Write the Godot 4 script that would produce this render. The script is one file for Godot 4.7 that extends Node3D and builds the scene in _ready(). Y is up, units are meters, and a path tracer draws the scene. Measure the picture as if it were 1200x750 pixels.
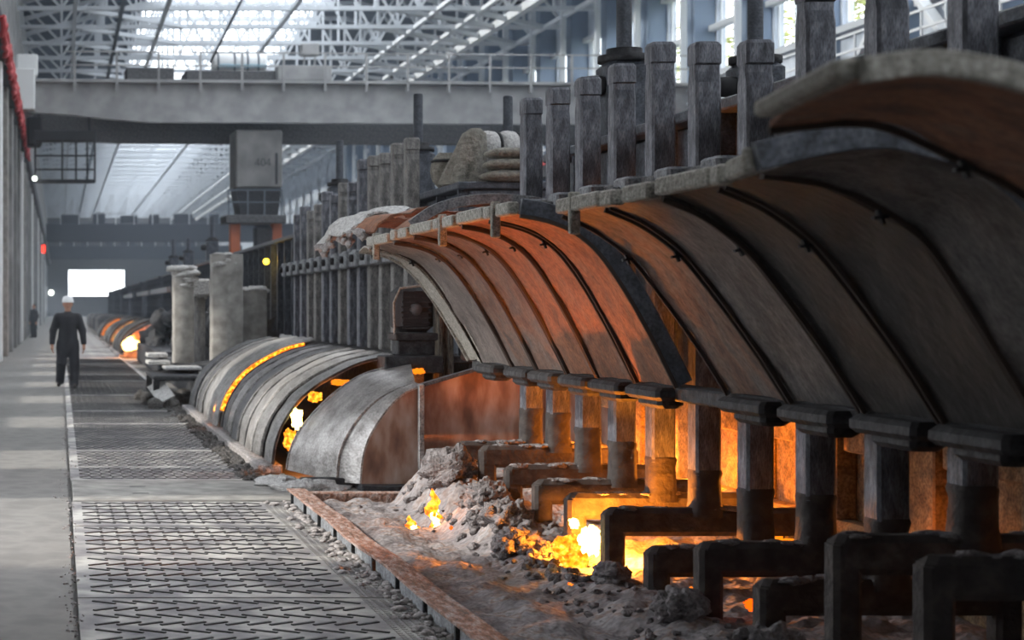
extends Node3D
# Pot room of a smelter. x runs across the hall (0 under the camera), y up, and d is the distance down the hall (z = -d).

const EYE := 1.6
var M := {}
var used := {}
var rng := RandomNumberGenerator.new()
var bump := FastNoiseLite.new()

# ---------------------------------------------------------------- materials
func ramp(cols: Array, stops: Array) -> Gradient:
	var g := Gradient.new()
	var off := PackedFloat32Array()
	var c := PackedColorArray()
	for i in cols.size():
		off.append(stops[i])
		c.append(Color(cols[i]))
	g.offsets = off
	g.colors = c
	return g

func noise_tex(freq: float, sd: int, g: Gradient, size := 512, octaves := 5, warp := 0.0, kind := FastNoiseLite.TYPE_SIMPLEX_SMOOTH) -> NoiseTexture2D:
	var n := FastNoiseLite.new()
	n.noise_type = kind
	n.seed = sd
	n.frequency = freq
	n.fractal_octaves = octaves
	if warp > 0.0:
		n.domain_warp_enabled = true
		n.domain_warp_amplitude = warp
	var t := NoiseTexture2D.new()
	t.width = size
	t.height = size
	t.seamless = true
	t.noise = n
	t.color_ramp = g
	return t

var fine_grain: NoiseTexture2D
var relief_tex: NoiseTexture2D

func surf(key: String, cols: Array, stops: Array, freq: float, scale: Variant, rough: float, metal := 0.0, relief := 0.6, sd := 1, grain := true) -> StandardMaterial3D:
	var m := StandardMaterial3D.new()
	m.resource_name = key
	m.albedo_texture = noise_tex(freq, sd, ramp(cols, stops))
	m.uv1_triplanar = true
	m.uv1_world_triplanar = true
	m.uv1_scale = scale if scale is Vector3 else Vector3.ONE * float(scale)
	m.roughness = rough
	m.metallic = metal
	if relief > 0.0:
		m.heightmap_enabled = true
		m.heightmap_texture = relief_tex
		m.heightmap_scale = relief
	if grain:
		m.detail_enabled = true
		m.detail_albedo = fine_grain
		m.detail_blend_mode = BaseMaterial3D.BLEND_MODE_MUL
		m.detail_uv_layer = BaseMaterial3D.DETAIL_UV_1
	M[key] = m
	return m

func flat(key: String, c: String, rough := 0.7, metal := 0.0) -> StandardMaterial3D:
	var m := StandardMaterial3D.new()
	m.resource_name = key
	m.albedo_color = Color(c)
	m.roughness = rough
	m.metallic = metal
	M[key] = m
	return m

func glow(key: String, c: String, energy: float) -> StandardMaterial3D:
	var m := flat(key, "#1a0c04", 0.9)
	m.emission_enabled = true
	m.emission = Color(c)
	m.emission_energy_multiplier = energy
	return m

func materials() -> void:
	fine_grain = noise_tex(0.09, 77, ramp(["#b8b8b8", "#e8e8e8", "#ffffff"], [0.2, 0.5, 0.8]), 512, 4)
	relief_tex = noise_tex(0.03, 78, ramp(["#000000", "#ffffff"], [0.15, 0.85]), 512, 6)
	surf("concrete", ["#676562", "#706e6b", "#787672", "#6d6b68"], [0.15, 0.42, 0.6, 0.85], 0.012, 0.33, 0.93, 0.0, 0.04, 3, false)
	surf("concrete_light", ["#75736f", "#888681", "#989690"], [0.2, 0.5, 0.8], 0.014, 0.4, 0.9, 0.0, 0.04, 4, false)
	surf("plate", ["#6a686b", "#828080", "#9a9894", "#b0aea9"], [0.15, 0.42, 0.62, 0.85], 0.01, 0.4, 0.72, 0.25, 0.05, 5, false)
	surf("tread", ["#2f2d2f", "#403e3f", "#585655"], [0.2, 0.5, 0.85], 0.03, 1.3, 0.6, 0.4, 0.0, 6)
	surf("dust", ["#85807f", "#a39d9b", "#c2bdba"], [0.2, 0.5, 0.8], 0.03, 1.0, 0.97, 0.0, 1.0, 7)
	surf("ash", ["#736e70", "#8f8a8c", "#a29e9f", "#977f72", "#b3aeae"], [0.12, 0.36, 0.58, 0.68, 0.78], 0.012, 0.6, 0.97, 0.0, 1.6, 8)
	surf("crust", ["#595455", "#787374", "#938e8f", "#807b7b"], [0.15, 0.4, 0.62, 0.85], 0.02, 1.2, 0.97, 0.0, 3.0, 9)
	surf("gravel", ["#2f2d2c", "#55524f", "#787470"], [0.2, 0.5, 0.8], 0.05, 1.5, 0.97, 0.0, 2.0, 10)
	surf("rust", ["#644838", "#8c5b42", "#a26e50", "#835d4a", "#977a6a"], [0.12, 0.36, 0.52, 0.7, 0.88], 0.009, 0.7, 0.75, 0.15, 0.5, 11)
	surf("rust_grey", ["#4e413c", "#7a5a4a", "#8b7163", "#6d625d", "#8a807a"], [0.12, 0.36, 0.52, 0.7, 0.88], 0.009, 0.7, 0.72, 0.2, 0.5, 12)
	surf("hood_grey", ["#5b5451", "#7a716c", "#8c837d", "#6a625e"], [0.15, 0.42, 0.62, 0.85], 0.009, 0.8, 0.7, 0.2, 0.5, 13)
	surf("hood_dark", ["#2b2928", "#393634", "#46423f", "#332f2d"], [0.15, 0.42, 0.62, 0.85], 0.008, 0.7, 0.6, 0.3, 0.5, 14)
	surf("hood_shell", ["#6d6b69", "#8d8b89", "#a3a19f", "#7f7a76"], [0.15, 0.42, 0.62, 0.85], 0.01, Vector3(1.2, 1.2, 0.35), 0.5, 0.55, 0.3, 15)
	surf("bright_steel", ["#8f8a86", "#b5b1ad", "#cfccc8"], [0.2, 0.5, 0.8], 0.012, 0.8, 0.42, 0.6, 0.3, 16)
	surf("end_rust", ["#6a5044", "#8a6a5a", "#a08678", "#b09e94"], [0.15, 0.42, 0.62, 0.85], 0.008, Vector3(0.9, 0.35, 0.9), 0.42, 0.45, 0.0, 17, false)
	surf("rod", ["#55565b", "#66686f", "#777981", "#8b8b90"], [0.15, 0.45, 0.65, 0.9], 0.014, Vector3(2.0, 0.6, 2.0), 0.55, 0.45, 0.25, 18)
	surf("rod_pale", ["#6b6a69", "#83817f", "#989692"], [0.2, 0.5, 0.8], 0.014, Vector3(2.0, 0.6, 2.0), 0.7, 0.2, 0.25, 19)
	surf("yoke", ["#2c2827", "#393433", "#49433f"], [0.2, 0.5, 0.8], 0.012, 1.2, 0.8, 0.2, 0.5, 20, false)
	surf("dark_steel", ["#222224", "#323235", "#444446"], [0.2, 0.5, 0.8], 0.02, 0.9, 0.7, 0.3, 0.4, 21)
	surf("mid_steel", ["#4a4a4c", "#606062", "#757574"], [0.2, 0.5, 0.8], 0.02, 0.9, 0.65, 0.3, 0.4, 22)
	surf("blue_steel", ["#3d4149", "#4d525b", "#5d626a"], [0.2, 0.5, 0.8], 0.02, 0.8, 0.6, 0.25, 0.2, 23)
	surf("bar_grey", ["#8a877f", "#a5a299", "#bdb9b0"], [0.2, 0.5, 0.8], 0.03, 1.5, 0.85, 0.1, 0.4, 24)
	surf("rail_rust", ["#7d6a62", "#a07763", "#b59a90", "#c0b6b0"], [0.15, 0.4, 0.6, 0.85], 0.02, Vector3(1.5, 1.5, 0.5), 0.85, 0.1, 0.6, 25)
	surf("canvas", ["#6f6b62", "#8c887e", "#a09b90"], [0.2, 0.5, 0.8], 0.02, 1.2, 0.95, 0.0, 1.2, 26)
	surf("white_dust", ["#a5a3a0", "#c6c4c1", "#deddda"], [0.2, 0.5, 0.8], 0.03, 1.5, 0.95, 0.0, 0.8, 27)
	surf("slab", ["#7c7975", "#918e89", "#a3a09b"], [0.2, 0.5, 0.8], 0.012, 0.6, 0.95, 0.0, 0.2, 28, false)
	surf("beam_paint", ["#8b8c8c", "#999a9a", "#a5a6a6"], [0.2, 0.5, 0.8], 0.012, 0.15, 0.75, 0.0, 0.0, 29, false)
	surf("wall_paint", ["#6e6f6e", "#858685", "#9a9b9a"], [0.2, 0.5, 0.8], 0.012, 0.1, 0.9, 0.0, 0.0, 30, false)
	surf("blue_wall", ["#9aa4b0", "#aeb8c4", "#bdc6d0"], [0.2, 0.5, 0.8], 0.012, 0.1, 0.8, 0.0, 0.0, 31, false)
	surf("weathered", ["#3d3932", "#615b50", "#7c7568"], [0.2, 0.5, 0.8], 0.02, Vector3(3.0, 0.5, 3.0), 0.95, 0.0, 1.2, 32)
	surf("hood_soot", ["#4a4847", "#625e5c", "#787370", "#54504e"], [0.15, 0.42, 0.62, 0.85], 0.009, 0.8, 0.65, 0.2, 0.5, 34)
	surf("web_steel", ["#6f7276", "#85888c", "#96999c"], [0.2, 0.5, 0.8], 0.02, 0.9, 0.7, 0.2, 0.3, 35)
	surf("hot_wall", ["#6e5c48", "#8a7559", "#a08a6a"], [0.2, 0.5, 0.8], 0.02, 0.9, 0.9, 0.0, 0.6, 36)
	surf("cabin_paint", ["#666666", "#727271", "#7c7b7a"], [0.2, 0.5, 0.8], 0.012, 0.15, 0.75, 0.0, 0.0, 33, false)
	flat("rib", "#3d312a", 0.8)
	flat("roof_sheet", "#4d5866", 0.85)
	flat("truss_paint", "#c3c9ce", 0.6)
	flat("truss_dark", "#5a636c", 0.7)
	flat("column_paint", "#6e7f94", 0.7)
	flat("white_paint", "#e2e4e4", 0.6)
	flat("red_paint", "#b03a3c", 0.6)
	flat("orange_paint", "#a85a35", 0.6)
	flat("blue_paint", "#5aa6c4", 0.6)
	flat("black_rubber", "#17171a", 0.7)
	flat("suit", "#2a2b30", 0.9)
	flat("helmet", "#e9ebec", 0.35)
	flat("ink", "#2d2f31", 0.8)
	flat("leaf", "#a9b04a", 0.8)
	flat("bark", "#4d4238", 0.9)
	glow("flame", "#ff9a1c", 2.2)
	var fm: StandardMaterial3D = M.flame
	fm.emission_texture = noise_tex(0.02, 91, ramp(["#ff4a00", "#ff8a10", "#ffc030", "#ffe070"], [0.2, 0.45, 0.65, 0.85]))
	fm.emission = Color.WHITE
	fm.emission_operator = BaseMaterial3D.EMISSION_OP_MULTIPLY
	fm.uv1_triplanar = true
	fm.uv1_world_triplanar = true
	fm.uv1_scale = Vector3.ONE * 1.8
	glow("flame_core", "#ffdf80", 7.0)
	glow("ember", "#ff5a08", 2.0)
	glow("melt", "#ff8412", 1.5)
	glow("lamp_white", "#f4fff0", 6.0)
	glow("lamp_yellow", "#ffd23a", 6.0)
	glow("lamp_red", "#ff3a28", 3.0)
	var pane := StandardMaterial3D.new()
	pane.resource_name = "pane"
	pane.transparency = BaseMaterial3D.TRANSPARENCY_ALPHA
	pane.albedo_color = Color(0.92, 0.95, 0.98, 0.06)
	pane.roughness = 0.05
	pane.metallic_specular = 0.0
	M.pane = pane
	var person := StandardMaterial3D.new()
	person.resource_name = "person"
	person.vertex_color_use_as_albedo = true
	person.roughness = 0.85
	M.person = person

# ---------------------------------------------------------------- naming and adding
func numbered(called: String) -> String:
	var n: int = used.get(called, 0)
	used[called] = n + 1
	return called if n == 0 else "%s_%03d" % [called, n]

func origin_of(n: Node) -> Vector3:
	var p := Vector3.ZERO
	var k := n
	while k != null and k != self:
		p += (k as Node3D).position
		k = k.get_parent()
	return p

func tag(o: Node, label: String, category: String, group := "", kind := "") -> Node:
	if label != "":
		o.set_meta("label", label)
	if category != "":
		o.set_meta("category", category)
	if group != "":
		o.set_meta("group", group)
	if kind != "":
		o.set_meta("kind", kind)
	return o

func thing(called: String, label: String, category: String, at := Vector3.ZERO, group := "") -> Node3D:
	var o := Node3D.new()
	o.name = numbered(called)
	add_child(o)
	o.position = at
	tag(o, label, category, group)
	return o

func put(called: String, mesh: Mesh, m: Material, parent: Node = self) -> MeshInstance3D:
	var o := MeshInstance3D.new()
	o.mesh = mesh
	o.material_override = m
	if parent == self:
		o.name = numbered(called)
		add_child(o)
	else:
		o.name = called
		parent.add_child(o, true)
	return o

# commits st, whose points are in world axes, as one mesh under parent
func obj(called: String, st: SurfaceTool, m: Material, parent: Node = self) -> MeshInstance3D:
	st.generate_normals()
	var o := put(called, st.commit(), m, parent)
	if parent != self:
		o.position = -origin_of(parent)
	return o

func struct(called: String, st: SurfaceTool, m: Material, parent: Node = self) -> MeshInstance3D:
	var o := obj(called, st, m, parent)
	if parent == self:
		o.set_meta("kind", "structure")
	return o

func copy(src: Node3D, at: Vector3, label: String, group := "") -> Node3D:
	var c: Node3D = src.duplicate()
	c.name = numbered(String(src.name).rstrip("0123456789_"))
	add_child(c)
	c.position = at
	tag(c, label, "", group)
	return c

# ---------------------------------------------------------------- shapes
func V(x: float, y: float, d: float) -> Vector3:
	return Vector3(x, y, -d)

func new_st() -> SurfaceTool:
	var st := SurfaceTool.new()
	st.begin(Mesh.PRIMITIVE_TRIANGLES)
	st.set_smooth_group(-1)
	return st

func tri(st: SurfaceTool, a: Vector3, b: Vector3, c: Vector3) -> void:   # counter-clockwise seen from outside
	st.add_vertex(a)
	st.add_vertex(c)
	st.add_vertex(b)

func quad(st: SurfaceTool, a: Vector3, b: Vector3, c: Vector3, d: Vector3) -> void:
	tri(st, a, b, c)
	tri(st, a, c, d)

func loft(st: SurfaceTool, rings: Array, smooth := true, caps := true) -> void:   # rings run counter-clockwise seen from the last ring
	st.set_smooth_group(1 if smooth else -1)
	for i in rings.size() - 1:
		var a: PackedVector3Array = rings[i]
		var b: PackedVector3Array = rings[i + 1]
		var n := a.size()
		for j in n:
			var k := (j + 1) % n
			quad(st, a[j], a[k], b[k], b[j])
	if caps:
		st.set_smooth_group(-1)
		for e in 2:
			var r: PackedVector3Array = rings[0] if e == 0 else rings[rings.size() - 1]
			var mid := Vector3.ZERO
			for p in r:
				mid += p
			mid /= r.size()
			for j in r.size():
				var k := (j + 1) % r.size()
				if e == 0:
					tri(st, mid, r[k], r[j])
				else:
					tri(st, mid, r[j], r[k])
	st.set_smooth_group(-1)

func box(st: SurfaceTool, c: Vector3, s: Vector3, b := Basis.IDENTITY, ch := 0.0) -> void:
	var h := s / 2.0
	if ch <= 0.0:
		var p := []
		for i in 8:
			p.append(c + b * Vector3(h.x if i & 1 else -h.x, h.y if i & 2 else -h.y, h.z if i & 4 else -h.z))
		quad(st, p[4], p[5], p[7], p[6])
		quad(st, p[1], p[0], p[2], p[3])
		quad(st, p[5], p[1], p[3], p[7])
		quad(st, p[0], p[4], p[6], p[2])
		quad(st, p[6], p[7], p[3], p[2])
		quad(st, p[0], p[1], p[5], p[4])
		return
	var rings := []
	for e in [[-h.y, ch], [-h.y + ch, 0.0], [h.y - ch, 0.0], [h.y, ch]]:
		var r := PackedVector3Array()
		for q in octagon(h.x - e[1], h.z - e[1], ch):
			r.append(c + b * Vector3(q.x, e[0], q.y))
		rings.append(r)
	loft(st, rings, false)

func octagon(hx: float, hz: float, ch: float) -> PackedVector2Array:   # (x, z), counter-clockwise seen from +y
	return PackedVector2Array([Vector2(hx, hz - ch), Vector2(hx, -hz + ch), Vector2(hx - ch, -hz), Vector2(-hx + ch, -hz), Vector2(-hx, -hz + ch), Vector2(-hx, hz - ch), Vector2(-hx + ch, hz), Vector2(hx - ch, hz)])

# a box given by its ranges in x, y and d
func slab(st: SurfaceTool, x0: float, x1: float, y0: float, y1: float, d0: float, d1: float, ch := 0.0) -> void:
	box(st, V((x0 + x1) / 2, (y0 + y1) / 2, (d0 + d1) / 2), Vector3(absf(x1 - x0), absf(y1 - y0), absf(d1 - d0)), Basis.IDENTITY, ch)

func beam(st: SurfaceTool, a: Vector3, b: Vector3, w: float, h: float, ch := 0.0) -> void:
	var t := (b - a).normalized()
	var hint := Vector3.UP if absf(t.y) < 0.95 else Vector3.RIGHT
	var x := hint.cross(t).normalized()
	var y := t.cross(x)
	box(st, (a + b) / 2, Vector3(w, h, a.distance_to(b)), Basis(x, y, t), ch)

func sweep(st: SurfaceTool, pts: Array, ring: PackedVector2Array, scales: Array = [], smooth := true, hint := Vector3.ZERO) -> void:
	if hint == Vector3.ZERO:
		var sum := Vector3.ZERO
		for i in pts.size() - 1:
			sum += ((pts[i + 1] - pts[i]) as Vector3).abs()
		hint = Vector3.UP if sum.y <= sum.x and sum.y <= sum.z else (Vector3.BACK if sum.z <= sum.x else Vector3.RIGHT)
	var rings := []
	for i in pts.size():
		var t: Vector3 = ((pts[mini(i + 1, pts.size() - 1)] - pts[maxi(i - 1, 0)]) as Vector3).normalized()
		var v := (hint - t * hint.dot(t)).normalized()
		var u := v.cross(t)
		var k: float = scales[i] if scales.size() else 1.0
		var r := PackedVector3Array()
		for q in ring:
			r.append(pts[i] + (u * q.x + v * q.y) * k)
		rings.append(r)
	loft(st, rings, smooth)

func circle(r: float, n: int) -> PackedVector2Array:
	var c := PackedVector2Array()
	for i in n:
		c.append(Vector2.from_angle(TAU * i / n) * r)
	return c

func square(hx: float, hy: float, ch: float) -> PackedVector2Array:   # counter-clockwise
	return PackedVector2Array([Vector2(hx, -hy + ch), Vector2(hx, hy - ch), Vector2(hx - ch, hy), Vector2(-hx + ch, hy), Vector2(-hx, hy - ch), Vector2(-hx, -hy + ch), Vector2(-hx + ch, -hy), Vector2(hx - ch, -hy)])

func tube(st: SurfaceTool, pts: Array, r: float, n := 8, scales: Array = []) -> void:
	sweep(st, pts, circle(r, n), scales)

func lathe(st: SurfaceTool, at: Vector3, prof: Array, n := 16, b := Basis.IDENTITY, smooth := true) -> void:   # prof: (radius, height) upwards
	var rings := []
	for p in prof:
		var r := PackedVector3Array()
		for i in n:
			var a := -TAU * i / n
			r.append(at + b * Vector3(cos(a) * p.x, p.y, sin(a) * p.x))
		rings.append(r)
	loft(st, rings, smooth)

func spline(p: Array, per := 4) -> PackedVector2Array:
	var c := PackedVector2Array()
	for i in p.size() - 1:
		var a: Vector2 = p[maxi(i - 1, 0)]
		var b: Vector2 = p[i]
		var d: Vector2 = p[i + 1]
		var e: Vector2 = p[mini(i + 2, p.size() - 1)]
		for k in per:
			c.append(b.cubic_interpolate(d, a, e, float(k) / per))
	c.append(p[p.size() - 1])
	return c

func blend(a: PackedVector2Array, b: PackedVector2Array, t: float) -> PackedVector2Array:
	var c := PackedVector2Array()
	for i in a.size():
		c.append(a[i].lerp(b[i], t))
	return c

func outward(p: PackedVector2Array, i: int) -> Vector2:   # right of the way from hinge to tip
	var t := (p[mini(i + 1, p.size() - 1)] - p[maxi(i - 1, 0)]).normalized()
	return Vector2(t.y, -t.x)

# curved sheet between two profiles (hinge to tip) at two distances; each profile is a list of (x, y)
func sheet(st: SurfaceTool, pa: PackedVector2Array, pb: PackedVector2Array, d0: float, d1: float, thick: float, nd := 6, bulge := 0.0, rough := 0.0, inset := 0.0) -> void:
	var grid := []
	for k in nd + 1:
		var t := float(k) / nd
		var p := blend(pa, pb, t)
		var inner := PackedVector3Array()
		var outer := PackedVector3Array()
		var d := lerpf(d0, d1, t)
		for i in p.size():
			var o := outward(p, i)
			var w := bulge * sin(PI * t) + rough * bump.get_noise_3d(p[i].x * 3.0, p[i].y * 3.0, d * 3.0) + inset
			var q := p[i] + o * w
			inner.append(V(q.x, q.y, d))
			q += o * thick
			outer.append(V(q.x, q.y, d))
		grid.append([inner, outer])
	var n: int = pa.size()
	st.set_smooth_group(1)
	for k in nd:
		for i in n - 1:
			var a: PackedVector3Array = grid[k][0]
			var b: PackedVector3Array = grid[k + 1][0]
			quad(st, a[i], b[i], b[i + 1], a[i + 1])
	st.set_smooth_group(2)
	for k in nd:
		for i in n - 1:
			var a: PackedVector3Array = grid[k][1]
			var b: PackedVector3Array = grid[k + 1][1]
			quad(st, a[i + 1], b[i + 1], b[i], a[i])
	st.set_smooth_group(-1)
	for i in n - 1:
		quad(st, grid[0][0][i], grid[0][0][i + 1], grid[0][1][i + 1], grid[0][1][i])
		quad(st, grid[nd][0][i + 1], grid[nd][0][i], grid[nd][1][i], grid[nd][1][i + 1])
	for k in nd:
		quad(st, grid[k][0][0], grid[k][1][0], grid[k + 1][1][0], grid[k + 1][0][0])
		quad(st, grid[k + 1][0][n - 1], grid[k + 1][1][n - 1], grid[k][1][n - 1], grid[k][0][n - 1])

# lumpy stone
func stone(st: SurfaceTool, c: Vector3, s: Vector3, sd: float, rough := 0.35, n := 8, m := 5) -> void:
	var rings := []
	for i in m + 1:
		var a := -PI / 2 + PI * i / m
		var r := PackedVector3Array()
		for j in n:
			var f := -TAU * j / n
			var p := Vector3(cos(a) * cos(f), sin(a), cos(a) * sin(f))
			p *= 1.0 + rough * bump.get_noise_3d(p.x * 1.6 + sd * 17.0, p.y * 1.6, p.z * 1.6) * 2.0
			r.append(c + p * s)
		rings.append(r)
	loft(st, rings, true, false)

func part(called: String, st: SurfaceTool, m: Material, parent: Node) -> MeshInstance3D:   # points in the parent's own axes
	st.generate_normals()
	return put(called, st.commit(), m, parent)

func lamp_at(called: String, p: Vector3, c: Color, energy: float, size: float) -> void:
	var l := OmniLight3D.new()
	l.name = numbered(called)
	add_child(l)
	l.position = p
	l.light_color = c
	l.light_energy = energy
	l.light_size = size
	l.omni_range = 120.0
	l.omni_attenuation = 2.0
	l.shadow_enabled = true

# ---------------------------------------------------------------- floor
func build_floor() -> void:
	var st := new_st()
	slab(st, -2.6, 28.2, -0.4, -0.03, -31, 306)
	var fl := struct("floor", st, M.concrete)
	st = new_st()
	slab(st, -2.2, 0.07, -0.03, 0.0, -30, 304)
	struct("walkway_slab", st, M.concrete, fl)
	# the broken edge of the walkway: crumbled concrete
	st = new_st()
	rng.seed = 5
	for i in 420:
		var d := 7.6 + 30.0 * pow(rng.randf(), 1.6)
		var wide := 0.02 + 0.03 * maxf(0.0, bump.get_noise_1d(d * 0.7)) + (0.05 if absf(d - 15.0) < 0.9 else 0.0)
		var s := rng.randf_range(0.003, 0.011)
		stone(st, V(0.075 + rng.randfn(0.0, 1.0) * wide, s * 0.4, d), Vector3(s, s * 0.7, s), rng.randf() * 90, 0.4, 6, 3)
	var rub := struct("crumbled_edge", st, M.dust, fl)
	rub.set_meta("kind", "stuff")
	# crossing beam between the two cells
	st = new_st()
	slab(st, 0.11, 3.0, -0.03, 0.012, 14.08, 15.72, 0.008)
	struct("crossing_slab", st, M.concrete_light, fl)
	st = new_st()
	for y in [14.55, 15.1]:
		slab(st, 0.62, 0.76, 0.011, 0.014, y, y + 0.03)
	struct("slot", st, M.black_rubber, fl)
	# tread plates
	var seams := [3.2, 4.7, 6.3, 7.85, 9.4, 10.95, 12.5, 14.05]
	var far_seams := [15.76, 17.05, 19.0, 20.95, 23.4, 26.2, 28.6, 31.0, 34.0, 37.0, 40.5, 44.0, 48.0, 53.0, 59.0, 66.0, 74.0, 84.0, 96.0, 110.0]
	var k := 0
	for list in [seams, far_seams]:
		for i in list.size() - 1:
			var d0: float = list[i] + 0.006
			var d1: float = list[i + 1] - 0.006
			st = new_st()
			var tilt := 0.004 * ((k * 7) % 5 - 2) / 2.0
			slab(st, 0.10, 1.97, -0.03, 0.0 + tilt, d0, d1, 0.002)
			var p := struct("tread_plate", st, M.plate, fl)
			if d0 < 52.0:
				st = new_st()
				var far: bool = d0 > 15.5
				var px := 0.11 if not far else 0.10
				var pz := 0.19 if not far else 0.16
				var x_end := 1.62 if not far else 1.9
				var rows := maxi(2, int((d1 - d0 - 0.06) / pz))
				for r in rows:
					var d := d0 + 0.08 + (r + 0.4) * (d1 - d0 - 0.1) / rows
					var x := 0.24
					while x < x_end:
						var turn := 0.96 if r % 2 == 0 else -0.96
						box(st, V(x, 0.003 + tilt, d), Vector3(0.02, 0.007, 0.145 if not far else 0.115), Basis(Vector3.UP, turn))
						x += px
				var tb := struct("tread_bars", st, M.tread, p)
				tb.set_meta("kind", "stuff")
			if not (d0 > 15.5):
				st = new_st()
				var nx := 7
				var nz := int((d1 - d0) / 0.05)
				for r in nz:
					for q in nx:
						box(st, V(1.67 + q * 0.045, 0.002 + tilt, d0 + 0.03 + r * 0.05), Vector3(0.026, 0.005, 0.028))
				var ck := struct("checker_studs", st, M.plate, p)
				ck.set_meta("kind", "stuff")
			k += 1

# ---------------------------------------------------------------- hall
func build_hall() -> void:
	var st := new_st()
	# left wall: solid near the camera's end, open bays further on
	slab(st, -2.6, -2.2, -0.03, 20, -31, 10.4)
	slab(st, -2.6, -2.2, 5.0, 20, 10.4, 306)
	slab(st, -2.6, -2.2, -0.03, 1.0, 14.2, 306)
	slab(st, -2.6, -2.2, -0.03, 7.6, 14.2, 16.8)
	var d := 16.8
	while d < 306.0:
		slab(st, -2.6, -2.2, 1.0, 7.6, d + 2.2, d + 5.8)
		d += 5.8
	var wl := struct("wall_left", st, M.wall_paint)
	d = 14.8
	var i := 0
	while d < 200.0:
		st = new_st()
		slab(st, -2.2, -1.68, 0.0, 9.3, d, d + 0.75, 0.03)
		struct("pillar", st, [M.wall_paint, M.white_paint, M.concrete_light, M.wall_paint, M.cabin_paint][i % 5], wl)
		st = new_st()
		slab(st, -2.2, -2.05, 1.0, 5.0, d + 4.3, d + 4.6)
		slab(st, -2.2, -2.08, 5.0, 5.3, d + 0.75, d + 5.8)
		struct("door_jamb", st, M.mid_steel, wl)
		d += 5.8
		i += 1
	st = new_st()
	slab(st, -2.2, -1.55, 8.75, 9.45, -20, 300)
	struct("runway_beam", st, M.dark_steel, wl)
	st = new_st()
	slab(st, -1.75, -1.62, 9.45, 9.6, -20, 300)
	struct("runway_rail", st, M.mid_steel, wl)
	# right wall
	st = new_st()
	slab(st, 27.8, 28.2, -0.03, 11.4, -31, 306)
	slab(st, 27.8, 28.2, 15.6, 20, -31, 306)
	slab(st, 27.8, 28.2, 11.4, 15.6, 112.8, 306)
	d = -31
	while d < 306:
		slab(st, 27.8, 28.2, 11.4, 15.6, d + 4.6, d + 5.8)
		d += 5.8
	var wr := struct("wall_right", st, M.blue_wall)
	d = -31 + 5.8 * 11
	while d < 160:
		st = new_st()
		slab(st, 26.9, 27.8, 0, 19.6, d + 4.75, d + 5.65, 0.02)
		struct("column", st, M.column_paint, wr)
		st = new_st()
		slab(st, 26.4, 26.65, 9.6, 19.6, d + 4.9, d + 5.1)
		struct("post", st, M.truss_paint, wr)
		d += 5.8
	st = new_st()
	for y in [11.4, 13.4, 15.6]:
		slab(st, 27.5, 27.8, y - 0.12, y + 0.12, 20, 160)
	struct("sill_rail", st, M.truss_paint, wr)
	st = new_st()
	slab(st, 26.3, 27.8, 8.7, 9.45, 0, 200)
	struct("runway_beam", st, M.dark_steel, wr)
	st = new_st()
	slab(st, 26.18, 26.3, 9.3, 9.55, 0, 200)
	struct("kick_plate", st, M.red_paint, wr)
	st = new_st()
	for y in [10.1, 10.65]:
		slab(st, 26.2, 26.26, y - 0.04, y + 0.04, 20, 130)
	d = 20
	while d < 130:
		slab(st, 26.2, 26.26, 9.5, 10.65, d, d + 0.08)
		d += 1.45
	struct("walkway_railing", st, M.truss_paint, wr)
	for p in [[52.0, 58.5], [58.5, 52.0]]:
		st = new_st()
		beam(st, V(27.2, 9.6, p[0]), V(27.2, 15.4, p[1]), 0.35, 0.2)
		struct("cross_brace", st, M.truss_paint, wr)
	var n := 2
	d = -31 + 5.8 * 11
	while d < 112:
		st = new_st()
		for q in 4:
			slab(st, 27.95, 28.05, 11.4, 15.6, d + q * 1.53 - 0.04, d + q * 1.53 + 0.04)
		var w := struct("window_%d" % n, st, M.truss_paint)
		st = new_st()
		slab(st, 27.99, 28.01, 11.4, 15.6, d, d + 4.6)
		struct("pane", st, M.pane, w)
		n += 1
		d += 5.8
	# end walls
	st = new_st()
	slab(st, -2.6, 1.6, -0.03, 23, 304, 304.5)
	slab(st, 11.5, 28.2, -0.03, 23, 304, 304.5)
	slab(st, 1.6, 11.5, 8.2, 23, 304, 304.5)
	slab(st, 1.6, 11.5, -0.03, 3.6, 304, 304.5)
	struct("wall_far", st, M.mid_steel)
	st = new_st()
	slab(st, -2.6, 28.2, 20.0, 23, -31.5, -31)
	for q in 9:
		slab(st, -2.6 + q * 3.8, -2.2 + q * 3.8, 9.0, 20.0, -31.5, -31)
	slab(st, -2.6, 28.2, -0.03, 1.0, -31.5, -31)
	slab(st, -2.6, 28.2, 1.0, 9.0, -31.5, -31)
	struct("wall_near", st, M.wall_paint)
	# roof: two slopes and a glazed strip
	st = new_st()
	box(st, V(1.45, 20.65, 137), Vector3(8.5, 0.25, 340), Basis(Vector3.BACK, 0.25))
	struct("ceiling", st, M.roof_sheet)
	st = new_st()
	slab(st, 5.3, 19.7, 21.65, 21.9, -31, 6.9)
	slab(st, 17.5, 19.7, 21.65, 21.9, 6.9, 306)
	struct("ceiling", st, M.roof_sheet)
	st = new_st()
	box(st, V(23.85, 20.65, 137), Vector3(9.2, 0.25, 340), Basis(Vector3.BACK, -0.23))
	struct("ceiling", st, M.roof_sheet)
	st = new_st()
	for x in [5.5, 7.5, 9.5, 11.5, 13.5, 15.5, 17.5]:
		slab(st, x - 0.06, x + 0.06, 21.6, 21.8, -31, 306)
	d = -31
	while d < 306:
		slab(st, 5.5, 17.5, 21.62, 21.74, d, d + 0.1)
		d += 1.45
	var sky := struct("window_1", st, M.truss_paint)
	d = 7.0
	while d < 300:
		st = new_st()
		slab(st, 5.5, 17.5, 21.74, 21.76, d, d + 5.75)
		struct("pane", st, M.pane, sky)
		d += 5.8
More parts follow.
